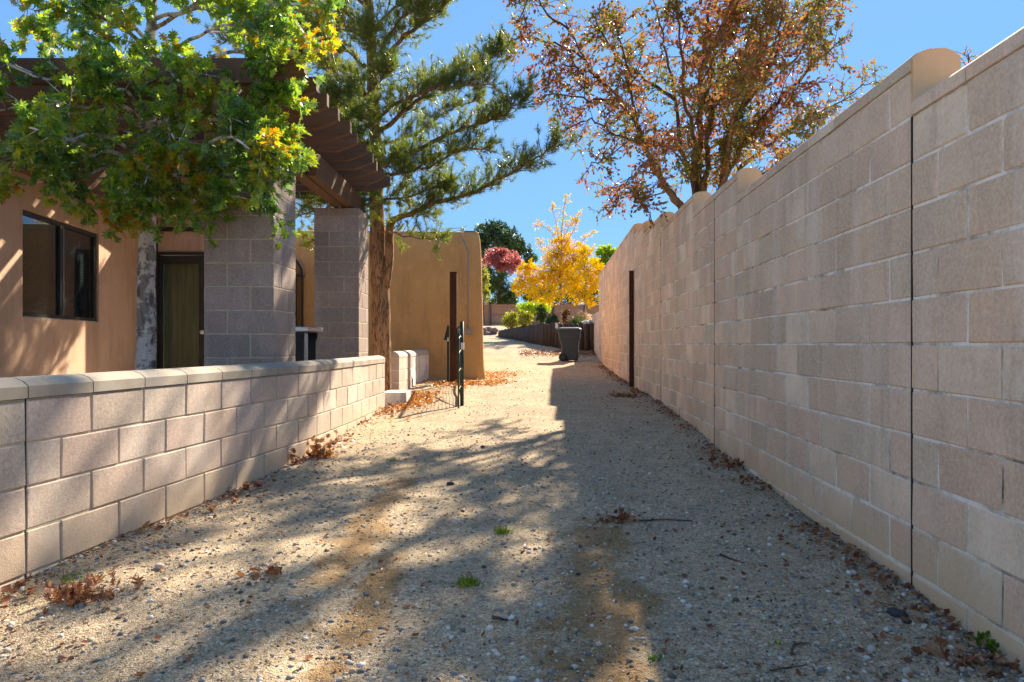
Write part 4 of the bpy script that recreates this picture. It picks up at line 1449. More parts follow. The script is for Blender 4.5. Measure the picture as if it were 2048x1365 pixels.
# ---- pine
pb_ = Vector(((762 - CX) / FPX * 10.5, 10.5, gz(-2, 10.5) - .05))
pine = Tree('pine_tree', 'tall long needled pine with forked orange brown trunk beside the far pillar', 'tree', pb_, M['bark_pine'], M['needle'], BLADE)
pine.limb([pb_, P(762, 640, 10.5), P(758, 540, 10.5), P(754, 440, 10.5), P(752, 330, 10.5), P(747, 200, 10.45), P(740, 60, 10.4), P(734, -90, 10.4), P(730, -330, 10.4)], .17, .05, 12, .008)
pine.limb([P(770, 575, 10.46), P(778, 520, 10.4), P(779, 460, 10.4), P(786, 438, 10.35)], .075, .062, 9, .004)
tuft_p, tuft_d, tuft_s = [], [], []
PB = [
    ([(784, 442, 10.35), (830, 425, 10.1), (880, 402, 9.9), (950, 384, 9.7), (1010, 352, 9.6), (1060, 322, 9.5), (1118, 285, 9.4)], .05, 60),
    ([(752, 350, 10.5), (810, 345, 10.0), (870, 328, 9.8), (925, 300, 9.6), (980, 300, 9.5)], .03, 40),
    ([(752, 330, 10.5), (820, 310, 10.2), (900, 268, 10.0), (960, 248, 9.9), (1010, 228, 9.8), (1055, 190, 9.7)], .04, 56),
    ([(750, 270, 10.45), (820, 215, 10.3), (880, 165, 10.2), (950, 135, 10.1), (1015, 100, 10.0)], .042, 56),
    ([(748, 240, 10.45), (810, 200, 9.9), (870, 180, 9.5), (930, 175, 9.2), (980, 165, 9.0)], .03, 40),
    ([(746, 160, 10.45), (800, 80, 10.4), (850, 45, 10.3), (890, 10, 10.2), (925, -40, 10.1)], .04, 48),
    ([(744, 130, 10.4), (800, 40, 10.0), (840, 15, 9.8), (880, -30, 9.7)], .03, 30),
    ([(742, 60, 10.4), (800, 10, 10.6), (870, -30, 10.8), (940, -60, 11)], .03, 30),
    ([(752, 400, 10.5), (800, 395, 10.1), (860, 380, 9.9), (905, 372, 9.8)], .024, 34),
    ([(754, 462, 10.4), (800, 470, 10.0), (850, 478, 9.8), (890, 470, 9.7)], .014, 13),
    ([(751, 290, 10.5), (830, 270, 11.2), (900, 220, 11.8), (960, 200, 12.2)], .03, 34),
    ([(752, 300, 10.5), (700, 260, 10.7), (640, 250, 10.9), (590, 240, 11.1)], .03, 40),
    ([(752, 380, 10.5), (690, 400, 10.9), (640, 420, 11.2), (600, 430, 11.4)], .026, 36),
    ([(752, 340, 10.5), (690, 350, 10.6), (630, 380, 10.8), (590, 390, 10.9)], .026, 36),
    ([(753, 450, 10.5), (700, 450, 11.0), (650, 470, 11.2), (622, 480, 11.3)], .016, 16),
    ([(748, 210, 10.5), (690, 160, 10.6), (630, 120, 10.8), (560, 110, 11.0)], .03, 44),
    ([(746, 150, 10.5), (680, 90, 10.6), (600, 60, 10.8), (530, 60, 11.0)], .03, 44),
    ([(744, 90, 10.5), (690, 20, 10.5), (640, -30, 10.6), (560, -40, 10.8)], .03, 40),
    ([(743, 70, 10.5), (650, 40, 10.9), (560, 30, 11.3), (480, 60, 11.5)], .03, 44),
    ([(742, 40, 10.5), (720, -40, 10.0), (700, -90, 9.7)], .03, 30),
    ([(750, 250, 10.5), (740, 230, 9.8), (720, 240, 9.2)], .02, 26),
    ([(748, 180, 10.5), (770, 150, 9.8), (780, 140, 9.2)], .02, 28),
    ([(746, 120, 10.5), (740, 80, 9.8), (735, 60, 9.3)], .02, 28),
    ([(751, 330, 10.5), (775, 320, 9.9), (800, 330, 9.5)], .02, 24),
    ([(752, 400, 10.4), (745, 400, 10.0), (720, 420, 9.9)], .018, 18),
    ([(750, 290, 10.5), (700, 290, 10.0), (660, 310, 9.95)], .02, 20),
    ([(748, 200, 10.5), (690, 200, 10.0), (640, 200, 9.9)], .02, 30),
    ([(752, 360, 10.5), (680, 340, 10.9), (600, 330, 11.1), (510, 340, 11.2)], .03, 46),
    ([(752, 330, 10.5), (680, 290, 11.0), (610, 270, 11.2), (530, 260, 11.4)], .03, 46),
    ([(753, 400, 10.5), (680, 400, 10.9), (600, 395, 11.1), (520, 400, 11.3)], .03, 46),
    ([(751, 300, 10.5), (700, 300, 11.2), (640, 310, 11.7), (560, 330, 12.0)], .03, 44),
    ([(750, 260, 10.5), (690, 220, 11.2), (630, 200, 11.7), (560, 200, 12.0)], .03, 44),
    ([(750, 300, 10.5), (680, 250, 11.6), (600, 220, 12.4), (500, 210, 13.0)], .03, 40),
    ([(748, 200, 10.5), (660, 130, 11.6), (560, 90, 12.6), (460, 70, 13.2)], .03, 44),
    ([(744, 90, 10.5), (650, 30, 11.6), (540, 0, 12.4), (440, -10, 12.8)], .03, 44),
    ([(740, 20, 10.5), (640, -60, 11.2), (540, -90, 11.8), (430, -90, 12.2)], .03, 40),
    ([(752, 360, 10.5), (690, 320, 11.4), (620, 300, 12.2), (540, 290, 12.8)], .025, 34),
    ([(742, 60, 10.5), (640, 60, 10.0), (540, 60, 9.6), (450, 80, 9.3)], .025, 34),
    ([(738, -60, 10.4), (820, -120, 10.2), (900, -160, 10.0)], .03, 26),
    ([(736, -100, 10.4), (650, -150, 10.6), (560, -180, 10.8)], .03, 26),
    ([(732, -220, 10.4), (800, -290, 10.4), (850, -330, 10.4)], .02, 20),
    ([(732, -220, 10.4), (660, -290, 10.4), (600, -330, 10.4)], .02, 20),
]
for (L, r, nb_) in PB:
    pts = [P(*c) for c in L]
    q, rad = pine.limb(pts, r, .008, 6, .02, 5)
    m = len(q) - 1
    for k in range(int(nb_ * 2.3)):
        f = .12 + .88 * random.random()
        i = min(int(f * m), m - 1)
        p = q[i].lerp(q[i + 1], f * m - i)
        d = ((q[i + 1] - q[i]).normalized() * .55 + rv() * .8 + Vector((0, 0, .35))).normalized()
        Lb = random.uniform(.14, .42) * (1.15 - .4 * f)
        e_ = p + d * Lb + Vector((0, 0, .03))
        pine.wood.tube([p - pb_, p.lerp(e_, .5) + rv() * .015 - pb_, e_ - pb_], [.006, .005, .003], 3, cap=False)
        for g_ in (1.0, random.uniform(.55, .8), random.uniform(.3, .6)):
            if g_ < .95 and random.random() < .25: continue
            tuft_p.append(p.lerp(e_, g_) + (rv() * .05 if g_ < .95 else Vector((0, 0, 0))))
            tuft_d.append((d * .8 + rv() * .4 + Vector((0, 0, .4))).normalized())
            tuft_s.append(random.uniform(.07, .125))
TP = np.array([tuple(v) for v in tuft_p]); TD = np.array([tuple(v) for v in tuft_d]); TS = np.array(tuft_s)
NN = 44
rep = np.repeat(np.arange(len(TP)), NN)
Dn = TD[rep] * .75 + unit(len(rep)) * .85
Dn /= np.linalg.norm(Dn, axis=1, keepdims=True)
off = TD[rep] * (RNG.uniform(-.5, .5, len(rep)) * TS[rep])[:, None]
ln_ = TS[rep] * RNG.uniform(.6, 1.15, len(rep))
V, FF = scatter(BLADE[0], BLADE[1], TP[rep] + off - np.array(tuple(pb_)), frames(Dn, unit(len(rep))), np.stack([np.full(len(rep), .0058), ln_, ln_], 1))
pine.done()
tag(link('needles', np_mesh('needles', V, FF, M['needle']), pine.root), kind='stuff')

# ---- russet tree behind the tall wall
rb = Vector(((1408 - CX) / FPX * 11.6, 11.6, .25))
red = Tree('russet_tree', 'broad multi stemmed tree with russet and green leaves rising behind the tall block wall', 'tree', rb, M['bark_dark'], M['redleaf'], SMALL)
red.limb([rb, P(1400, 560, 11.6), P(1400, 440, 11.6)], .2, .15, 10)
RL = [
    ([(1400, 470, 11.6), (1350, 400, 11.5), (1320, 350, 11.4), (1285, 280, 11.3), (1240, 200, 11.2), (1180, 140, 11.1), (1130, 40, 11.0)], .085, 26),
    ([(1330, 370, 11.4), (1290, 300, 11.0), (1270, 220, 10.8), (1255, 130, 10.7), (1230, 30, 10.6)], .045, 20),
    ([(1400, 450, 11.6), (1385, 360, 11.6), (1362, 300, 11.6), (1350, 200, 11.6), (1330, 90, 11.6), (1300, -30, 11.6)], .07, 26),
    ([(1385, 350, 11.6), (1390, 290, 11.5), (1370, 200, 11.4), (1362, 100, 11.3), (1350, -20, 11.2)], .05, 22),
    ([(1400, 440, 11.6), (1400, 330, 11.7), (1398, 240, 11.7), (1404, 130, 11.7), (1420, 0, 11.7), (1430, -100, 11.7)], .075, 26),
    ([(1402, 420, 11.6), (1415, 320, 11.8), (1420, 230, 11.9), (1450, 100, 12), (1470, -40, 12.1)], .065, 26),
    ([(1404, 440, 11.6), (1440, 380, 11.6), (1450, 300, 11.6), (1490, 200, 11.6), (1530, 90, 11.6), (1560, -40, 11.6)], .07, 28),
    ([(1440, 390, 11.6), (1480, 300, 11.4), (1540, 220, 11.2), (1610, 150, 11.1), (1680, 80, 11.0)], .05, 26),
    ([(1445, 380, 11.6), (1510, 310, 11.8), (1580, 260, 12), (1650, 220, 12.2), (1710, 190, 12.3)], .05, 26),
    ([(1450, 390, 11.6), (1520, 350, 11.4), (1590, 320, 11.2), (1640, 290, 11.1)], .035, 16),
    ([(1290, 290, 11.3), (1230, 270, 11.2), (1180, 240, 11.1), (1130, 260, 11.0)], .025, 11),
    ([(1240, 200, 11.2), (1180, 200, 11.1), (1120, 190, 11.0), (1075, 200, 11.0)], .022, 10),
    ([(1200, 155, 11.1), (1140, 130, 11.0), (1080, 130, 10.9)], .02, 10),
    ([(1170, 120, 11.1), (1110, 90, 11.0), (1050, 75, 11), (1010, 85, 11)], .02, 12),
    ([(1150, 80, 11.0), (1100, 30, 11), (1060, -10, 11), (1040, 40, 11)], .02, 12),
    ([(1320, 350, 11.4), (1270, 350, 11.3), (1230, 390, 11.2), (1225, 420, 11.2)], .018, 9),
    ([(1335, 380, 11.4), (1290, 400, 11.3), (1265, 410, 11.2)], .014, 7),
    ([(1280, 270, 11.3), (1210, 320, 11.2), (1180, 330, 11.1)], .012, 5),
    ([(1350, 200, 11.6), (1290, 160, 11.9), (1230, 110, 12.2), (1190, 40, 12.4)], .035, 20),
    ([(1400, 230, 11.7), (1450, 180, 11.3), (1500, 120, 11.0)], .03, 18),
    ([(1405, 130, 11.7), (1440, 60, 11.3), (1480, 0, 11.1)], .03, 18),
    ([(1490, 200, 11.6), (1560, 150, 12), (1630, 60, 12.4), (1660, 0, 12.6)], .03, 22),
    ([(1530, 90, 11.6), (1600, 40, 11.4), (1670, -20, 11.2)], .03, 20),
    ([(1400, 10, 11.7), (1400, -80, 11.5), (1360, -160, 11.4)], .03, 18),
    ([(1560, -40, 11.6), (1580, -100, 11.5), (1590, -150, 11.5)], .025, 12),
    ([(1300, -30, 11.6), (1270, -90, 11.5), (1230, -140, 11.5)], .025, 12),
    ([(1420, 300, 11.8), (1470, 260, 10.9), (1520, 260, 10.4)], .025, 16),
    ([(1380, 330, 11.6), (1340, 300, 11.0), (1300, 320, 10.7)], .022, 14),
    ([(1440, 390, 11.6), (1460, 280, 10.4), (1480, 190, 8.8), (1492, 150, 8.0)], .04, 15),
    ([(1440, 300, 11.4), (1500, 180, 10.2), (1520, 90, 9.0), (1530, 30, 8.4)], .04, 16),
    ([(1460, 250, 11.2), (1540, 140, 10.4), (1560, 40, 10), (1570, -40, 9.8)], .035, 15),
    ([(1400, 240, 11.7), (1420, 160, 10.2), (1430, 100, 9.2), (1440, 60, 8.6)], .035, 14),
    ([(1700, 190, 12.3), (1730, 170, 12.3), (1760, 165, 12.3)], .012, 4),
]
RDEP = [0, -1.6, .8, -2.6, -.6, -2.2, -1.2, -2.8, .3, -2.2, 0, -.5, 0]
for (L, r, nb_) in RL:
    tw_ = 0 if L[-1][2] < 10 else RDEP[RL.index((L, r, nb_)) % len(RDEP)]
    m0 = len(L) - 1
    q, rad = red.limb([P(c[0], c[1], c[2] + tw_ * (i / m0) ** 1.3) for i, c in enumerate(L)], r, .008, 7, .03, 5)
    red.foliate(q, rad, .12, int(nb_ * 1.55), .55, 6, .22, 8, .068, up=.15, droop=.3, fwd=.6, spread=1.0, flat=.3)
red.done()

# small tree peeping over the wall at upper right
sb = Vector((5.55, 8.0, .1))
sap = Tree('maple_sapling', 'thin orange leaved treetop just peeping over the tall wall at far right', 'tree', sb, M['bark_dark'], M['litter_orange'], SMALL)
q, rad = sap.limb([sb, (5.5, 8.0, 1.8), (5.45, 8.0, 3.2), P(1935, 110, 8.0)], .05, .006, 6)
sap.foliate(q, rad, .84, 7, .3, 3, .13, 4, .05, up=.3)
sap.foliate(q, rad, .35, 10, .5, 4, .15, 4, .05, up=.1)
sap.done()


# ---- far trees
def cloud_tree(name, label, x, y0, Y, lobes, barkm, leafm, nleaf, size, trunk_r=.12, cat='tree', tpl=SMALL, group=None, base_z=None, extra=None, ztrunk=None, shell=.45):
    """lobes: (px, py, rx_px, ry_px, dY)"""
    base = P(x, y0, Y)
    if base_z is not None: base.z = base_z
    t = Tree(name, label, cat, base, barkm, leafm, tpl, group)
    top = min(lobes, key=lambda l: l[1])
    t.limb([base - Vector((0, 0, .2)), P(x, (y0 + top[1]) / 2, Y), P((x + top[0]) / 2, top[1], Y)], trunk_r, trunk_r * .25, 7, .03)
    tot = sum(l[2] * l[3] for l in lobes)
    for (px, py, rx, ry, dY) in lobes:
        c = P(px, py, Y + dY)
        k = (Y + dY) / FPX
        a, b_, h_ = rx * k, rx * k * .9, ry * k
        q, rad = t.limb([P(x, min(y0, py + ry * 1.2), Y), c.lerp(P(x, py + ry, Y), .4), c], trunk_r * .35, .01, 5, .05, 3)
        n = int(nleaf * rx * ry / tot)
        nc = max(6, n // 26)
        for _ in range(nc):
            u = rv() * (random.random() ** shell)
            cc = c + Vector((u.x * a, u.y * b_, u.z * h_))
            for _ in range(26):
                t.leaf(cc + rv() * (a + h_) * .5 * .17 * random.random() ** .5 * 1.4, rv(), (Vector((0, 0, .5)) + rv()).normalized(), size * random.uniform(.6, 1.3))
            if random.random() < .4:
                t.wood.tube([c - base, c.lerp(cc, .5) + rv() * .1 - base, cc - base], [.02, .014, .006], 3, cap=False)
    if extra: extra(t)
    t.done()
    return t


cloud_tree('ponderosa_pine', 'dark green rounded pine top rising behind the tan building', 1000, 610, 62,
           [(985, 465, 32, 22, 0), (1015, 480, 32, 24, -1), (960, 480, 24, 25, 1), (1040, 500, 22, 18, 0), (1000, 510, 40, 25, 1), (1060, 520, 14, 12, 0)], M['bark_dark'], M['farpine'], 11000, .28, .3)
cloud_tree('plum_tree', 'dusky red leaved tree between the dark pine and the yellow birch', 1005, 600, 54,
           [(988, 520, 26, 24, 0), (1015, 525, 30, 25, -.5), (1005, 505, 20, 14, 0), (1035, 530, 16, 14, 0)], M['bark_dark'], M['farred'], 5000, .2, .15)
cloud_tree('juniper_tree', 'dull green round tree below the red tree, over the cedar fence', 1000, 630, 52,
           [(995, 565, 28, 28, 0), (1020, 590, 26, 22, 0), (975, 550, 12, 20, 0), (1005, 605, 30, 16, .3)], M['bark_dark'], M['fargreen'], 7000, .17, .15)
cloud_tree('garden_shrub_tree', 'bright yellow green sapling at the edge of the tan building', 968, 640, 46,
           [(968, 560, 9, 30, 0), (972, 590, 8, 14, 0)], M['bark_dark'], M['olive'], 1500, .14, .05)
cloud_tree('elm_tree', 'yellow green tree behind the tall wall, right of the birches', 1215, 620, 44,
           [(1210, 505, 22, 14, 0), (1232, 512, 20, 16, 0), (1200, 530, 20, 18, 0), (1225, 540, 26, 20, 0)], M['bark_dark'], M['lime'], 5000, .2, .15)
cloud_tree('hedge_tree', 'dark green mass of foliage behind the birches above the cedar fence', 1130, 640, 51.5,
           [(1070, 590, 26, 22, 0), (1110, 590, 30, 25, 0), (1150, 590, 30, 24, 0), (1185, 590, 24, 26, 0)], M['bark_dark'], M['fargreen'], 6000, .2, .15)


def birch_top(t):
    Y = 33
    for (L, r) in (([(1122, 500, Y), (1124, 450, Y), (1128, 420, Y), (1132, 398, Y)], .035), ([(1124, 520, Y), (1105, 470, Y), (1085, 455, Y), (1073, 452, Y)], .02), ([(1122, 500, Y), (1112, 450, Y), (1105, 415, Y)], .018),
                   ([(1126, 500, Y), (1145, 465, Y), (1158, 430, Y)], .02), ([(1126, 515, Y), (1155, 490, Y), (1185, 465, Y)], .02), ([(1125, 480, Y), (1138, 455, Y), (1150, 440, Y)], .015), ([(1122, 540, Y), (1090, 510, Y), (1078, 480, Y)], .018)):
        q, rad = t.limb([P(*c) for c in L], r, .006, 5, .02, 4)
        t.foliate(q, rad, .12, 20, .35, 4, .16, 3, .085, up=.6)
cloud_tree('birch_tree', 'golden yellow birch with pale trunk and thin bare top, above the timber posts', 1122, 650, 33,
           [(1105, 540, 40, 30, 0), (1070, 560, 34, 28, .3), (1045, 565, 28, 26, 0), (1055, 535, 20, 16, 0), (1135, 560, 40, 36, 0), (1090, 585, 45, 24, -.5), (1115, 510, 34, 30, 0), (1150, 515, 28, 32, 0), (1125, 480, 20, 20, 0)], M['bark_birch'], M['yellow'], 18000, .095, .09, extra=birch_top)
cloud_tree('birch_tree', 'smaller golden birch with thin white trunk next to the tall wall', 1171, 652, 31,
           [(1172, 545, 30, 40, 0), (1190, 565, 20, 34, .4), (1160, 590, 26, 22, 0), (1170, 505, 22, 22, .5), (1185, 600, 16, 18, 0), (1196, 540, 14, 26, 0), (1150, 560, 26, 30, .5)], M['bark_birch'], M['yellow'], 8000, .095, .05)


def shrub(name, label, x, y, Y, rx, ry, leafm, n, size, cat='shrub', tpl=SMALL, up=.3):
    base = P(x, y, Y)
    base.z = min(base.z, gz(base.x, base.y) + .02) if name != 'lime_bush' else base.z
    t = Tree(name, label, cat, base, M['bark_dark'], leafm, tpl)
    k = Y / FPX
    a, h_ = rx * k, ry * k
    top = P(x, y, Y).z + h_ * 2
    H = top - base.z
    for i in range(10):
        d = Vector((random.gauss(0, .6) * a, random.gauss(0, .6) * a, H * random.uniform(.5, .95)))
        t.wood.tube([(0, 0, -.05), d * .5 + Vector((0, 0, H * .1)), d], [.012, .009, .004], 4, cap=False)
    for _ in range(n // 14):
        u = rv() * random.random() ** .4
        cc = base + Vector((u.x * a, u.y * a, H * .55 + u.z * H * .48))
        for _ in range(14):
            t.leaf(cc + rv() * a * .14, (rv() + Vector((0, 0, up))).normalized(), rv(), size * random.uniform(.6, 1.3))
    t.done()
    return t


shrub('euonymus_shrub', 'pale yellow green shrub at the left end of the timber posts', 1022, 652, 37, 20, 13, M['olive'], 2200, .12)
shrub('euonymus_shrub', 'darker leafy shrub just right of the pale yellow green one', 1050, 648, 33, 15, 13, M['olive'], 1500, .11)
shrub('lime_bush', 'bright lime green spreading bush under the golden birch', 1068, 628, 36, 34, 10, M['lime'], 3000, .12)
shrub('dark_shrub', 'dark narrow shrub below the lime green bush', 1081, 645, 32, 11, 17, M['fargreen'], 1100, .1)
shrub('low_green_shrub', 'low dark green shrub left of the birch trunk', 1105, 648, 31, 14, 8, M['farpine'], 900, .1)
shrub('reddish_shrub', 'reddish brown shrub right of the birch trunk', 1135, 647, 31, 11, 14, M['rusty'], 1100, .1)
shrub('low_lime_shrub', 'bright green low plants hanging over the right end of the timber posts', 1150, 650, 28, 9, 5, M['fargreen'], 500, .08)
# ornamental grass
og = empty('ornamental_grass', 'round green fountain grass tuft with straw pink plumes by the small birch', 'ornamental grass', P(1158, 650, 29.5))
n = 900
d = unit(n); d[:, 2] = np.abs(d[:, 2]) + .35
d /= np.linalg.norm(d, axis=1, keepdims=True)
V, FF = scatter(*BLADE, np.zeros((n, 3)) + RNG.normal(size=(n, 3)) * .04, frames(d, unit(n)), np.stack([np.full(n, .02), RNG.uniform(.3, .5, n), np.full(n, 1.)], 1))
tag(link('blades', np_mesh('blades', V, FF, M['lime']), og), kind='stuff')
n = 260
d = unit(n); d[:, 2] = np.abs(d[:, 2]) + .3
d /= np.linalg.norm(d, axis=1, keepdims=True)
V, FF = scatter(*SMALL, d * RNG.uniform(.42, .56, n)[:, None], frames(d, unit(n)), np.stack([np.full(n, .12), RNG.uniform(.12, .2, n), np.full(n, .05)], 1))
tag(link('plumes', np_mesh('plumes', V, FF, M['straw']), og), kind='stuff')

# ------------------------------------------------------------------ pebbles, litter, weeds on the drive
def wall_x_left(Y): return np.interp(Y, [.45, 3.15, 6.3, 9.35, 9.4, 11.2, 15.4, 15.5, 24], [-2.62, -2.25, -1.83, -1.745, -2.6, -1.85, -1.85, -.7, -1.4])
def wall_x_right(Y): return 1.615 + .0557 * Y
import bmesh as _bm
bmx = _bm.new(); _bm.ops.create_icosphere(bmx, subdivisions=1, radius=1)
ICO = (np.array([tuple(v.co) for v in bmx.verts]), np.array([[v.index for v in f.verts] for f in bmx.faces]))
bmx.free()

def drive_points(n, y0, y1, bias=1.8, edge=0.0):
    u = RNG.random(n)
    Y = (y0 ** (1 - bias) + u * (y1 ** (1 - bias) - y0 ** (1 - bias))) ** (1 / (1 - bias))
    f = RNG.random(n)
    if edge:
        e = RNG.random(n) < edge
        f = np.where(e, np.where(RNG.random(n) < .5, f ** 3.2, 1 - f ** 3.2), f)
    L, Rr = wall_x_left(Y) + .01, wall_x_right(Y) - .01
    return L + (Rr - L) * f, Y


def pebble_field(n, y0, y1, smin, smax, bias, edge):
    X, Y = drive_points(n, y0, y1, bias, edge)
    keep = (X / Y > -.82) & (X / Y < .82)
    # clusters of stones along the edges, bare sand in the tracks
    dens = .5 + .5 * np.sin(X * 2.1 + 1.3 * np.sin(Y * 1.7)) * np.sin(Y * 2.6 + X)
    keep &= RNG.random(n) < (.35 + .65 * dens)
    X, Y = X[keep], Y[keep]; n = len(X)
    s = smin * (smax / smin) ** (RNG.random(n) ** 2.6)
    d = unit(n); d[:, 2] *= .2
    N = np.tile([0, 0, 1.0], (n, 1)) + RNG.normal(size=(n, 3)) * .25
    sz = np.stack([s * RNG.uniform(.6, 1, n), s, s * RNG.uniform(.3, .6, n)], 1)
    pos = np.stack([X, Y, gz_np(X, Y) + sz[:, 2] * .25], 1)
    T = ICO[0] * (1 + RNG.normal(size=(len(ICO[0]), 1)) * .12)
    return scatter(T, ICO[1], pos, frames(d, N), sz)


parts = [pebble_field(16000, 1.5, 5, .0025, .007, 1.7, .3), pebble_field(26000, 1.5, 7.5, .0035, .018, 1.7, .5), pebble_field(9000, 4, 22, .006, .018, 1.5, .4)]
off = 0; VV, FFs = [], []
for v, f in parts:
    VV.append(v); FFs.append(f + off); off += len(v)
tag(link('pebbles', np_mesh('pebbles', np.concatenate(VV), np.concatenate(FFs), M['pebble'], False)), 'loose grey and white pebbles scattered over the sandy drive', 'gravel', kind='stuff')

# dry needles and twiglets
n = 9000
X, Y = drive_points(n, 1.5, 14, 1.5, .5)
d = unit(n); d[:, 2] = RNG.normal(size=n) * .06
ln_ = RNG.uniform(.02, .09, n)
V, FF = scatter(*BLADE, np.stack([X, Y, gz_np(X, Y) + .006], 1), frames(d, np.tile([0, 0, 1.], (n, 1))), np.stack([np.full(n, .0028), ln_, ln_], 1))
tag(link('dry_needles', np_mesh('dry_needles', V, FF, M['straw_bit'])), 'dry brown pine needles strewn over the drive', 'needles', kind='stuff')

def leaf_patch(n, xy, size, mat_, name, label, lift=.01, tilt=.5):
    X, Y = xy
    d = unit(n); d[:, 2] *= .3
    N = np.tile([0, 0, 1.], (n, 1)) + RNG.normal(size=(n, 3)) * tilt
    s = size * RNG.uniform(.5, 1.2, n)
    z = gz_np(X, Y) + (lift if np.ndim(lift) else RNG.uniform(.004, lift + .004, n))
    V, FF = scatter(*LITTER, np.stack([X, Y, z], 1), frames(d, N), s)
    return tag(link(name, np_mesh(name, V, FF, mat_)), label, 'leaves', kind='stuff')


X, Y = drive_points(2600, 1.6, 22, 1.0001, .72)
leaf_patch(len(X), (X, Y), .030, M['litter'], 'fallen_leaves', 'small brown and red leaves scattered thinly over the drive', .01)
n = 7000
X, Y = drive_points(n, 1.5, 12, 1.6, .6)
d = unit(n); d[:, 2] *= .3
V, FF = scatter(*LITTER, np.stack([X, Y, gz_np(X, Y) + .004], 1), frames(d, np.tile([0, 0, 1.], (n, 1)) + RNG.normal(size=(n, 3)) * .4), RNG.uniform(.005, .016, n))
tag(link('bark_crumbs', np_mesh('bark_crumbs', V, FF, M['bark_dark'])), 'tiny dark crumbs of bark and leaf strewn over the sand', 'debris', kind='stuff')
# strips of litter along the foot of both walls
n = 2600
Y = RNG.uniform(2.0, 21, n); X = wall_x_right(Y) - np.abs(RNG.normal(size=n)) * .12 - .02
keep = (np.sin(Y * 2.3) + np.sin(Y * 5.1 + 1) + RNG.normal(size=n) * .5) > -.3
leaf_patch(int(keep.sum()), (X[keep], Y[keep]), .04, M['litter'], 'fallen_leaves', 'brown leaves drifted along the foot of the tall wall', .03, .8)
n = 900
Y = RNG.uniform(1.9, 9.2, n); X = wall_x_left(Y) + np.abs(RNG.normal(size=n)) * .1 + .02
keep = (np.sin(Y * 3.1) + np.sin(Y * 6.3 + 2) + RNG.normal(size=n) * .4) > .2
leaf_patch(int(keep.sum()), (X[keep], Y[keep]), .045, M['litter'], 'fallen_leaves', 'brown leaves drifted along the foot of the low wall', .03, .8)
# orange drift by the gate and building
n = 2600
k = RNG.random(n)
cx_ = np.where(k < .45, -1.5 + RNG.normal(size=n) * .16, np.where(k < .75, -1.15 + RNG.normal(size=n) * .25, -.55 + RNG.normal(size=n) * .28))
cy_ = np.where(k < .45, 10.3 + RNG.normal(size=n) * .8, np.where(k < .75, 13.6 + RNG.normal(size=n) * .45, 13.9 + RNG.normal(size=n) * .35))
m_ = cx_ > wall_x_left(cy_) + .03
leaf_patch(int(m_.sum()), (cx_[m_], cy_[m_]), .055, M['litter_orange'], 'fallen_leaves', 'bright orange leaves drifted around the gate and stub wall', .05, .9)
n = 900
leaf_patch(n, (RNG.normal(size=n) * .35 - .45, 15.9 + RNG.normal(size=n) * .7 + .8), .055, M['litter_orange'], 'fallen_leaves', 'yellow orange leaves at the corner of the tan building', .02, .6)
n = 1500
leaf_patch(n, (RNG.uniform(.3, 3.0, n), 24.2 + RNG.normal(size=n) * .5), .07, M['litter'], 'fallen_leaves', 'russet leaves lying under the timber posts behind the bin', .03, .6)


def clump(x, y, n, r, hgt, label, seedmat='litter', size=.06):
    n = int(n * 1.25)
    """heap of curled leaves"""
    # where the pixel ray meets the ground
    Yv = 2.0
    for _ in range(60):
        p = P(x, y, Yv)
        Yv += (p.z - gz(p.x, p.y)) * .6
    p = P(x, y, Yv)
    base = Vector((p.x, p.y, gz(p.x, p.y)))
    u = RNG.normal(size=(n, 3)) * np.array([r, r, 0]) * .6
    z = np.abs(RNG.normal(size=n)) * hgt * .5
    pos = np.stack([u[:, 0], u[:, 1], z], 1)
    V, FF = scatter(*(OAK if size > .05 else LITTER), pos, frames(unit(n), unit(n)), size * RNG.uniform(.5, 1.2, n))
    o = link('leaf_heap', np_mesh('leaf_heap', V, FF, M[seedmat]), None, base)
    return tag(o, label, 'leaf heap', 'small heaps of dry leaves on the drive', 'stuff')


clump(640, 915, 100, .08, .16, 'tall heap of curled orange leaves against the middle of the low wall', 'litter_orange')
clump(588, 930, 20, .03, .16, 'few brown leaves stuck upright against the low wall', 'litter')
clump(170, 1195, 70, .11, .05, 'heap of red brown leaves below the black joint of the low wall')
clump(1235, 1040, 60, .1, .025, 'flat heap of russet pine debris in the middle of the drive', size=.045)
clump(1945, 1330, 30, .1, .03, 'brown leaves around the green weed at the foot of the tall wall')
clump(1465, 930, 90, .16, .03, 'patch of brown leaves along the tall wall foot, halfway to the steel column', size=.05)
clump(1250, 790, 120, .16, .05, 'patch of leaves at the foot of the steel column on the right', size=.06)
clump(540, 1150, 26, .09, .02, 'small red brown leaf cluster right of the leaf heap under the low wall', size=.05)


def weed(x, y, n, r, h_, label, tpl=BLADE, wd=.006, mat_='weed'):
    Yv = 2.0
    for _ in range(60):
        p = P(x, y, Yv)
        Yv += (p.z - gz(p.x, p.y)) * .6
    p = P(x, y, Yv)
    base = Vector((p.x, p.y, gz(p.x, p.y)))
    d = unit(n); d[:, 2] = np.abs(d[:, 2]) + .25
    d /= np.linalg.norm(d, axis=1, keepdims=True)
    pos = RNG.normal(size=(n, 3)) * np.array([r, r, 0]) * .5
    L = h_ * RNG.uniform(.5, 1.2, n)
    if tpl is SMALL:
        pos = pos + d * (h_ * RNG.uniform(.3, 1.6, n))[:, None]
        sz = np.stack([L * 1.3, L, L], 1)
    else:
        sz = np.stack([np.full(n, wd), L, L], 1)
    V, FF = scatter(*tpl, pos, frames(d, unit(n)), sz)
    return tag(link('weed', np_mesh('weed', V, FF, M[mat_]), None, base), label, 'weed', 'weeds growing in the drive', 'stuff')


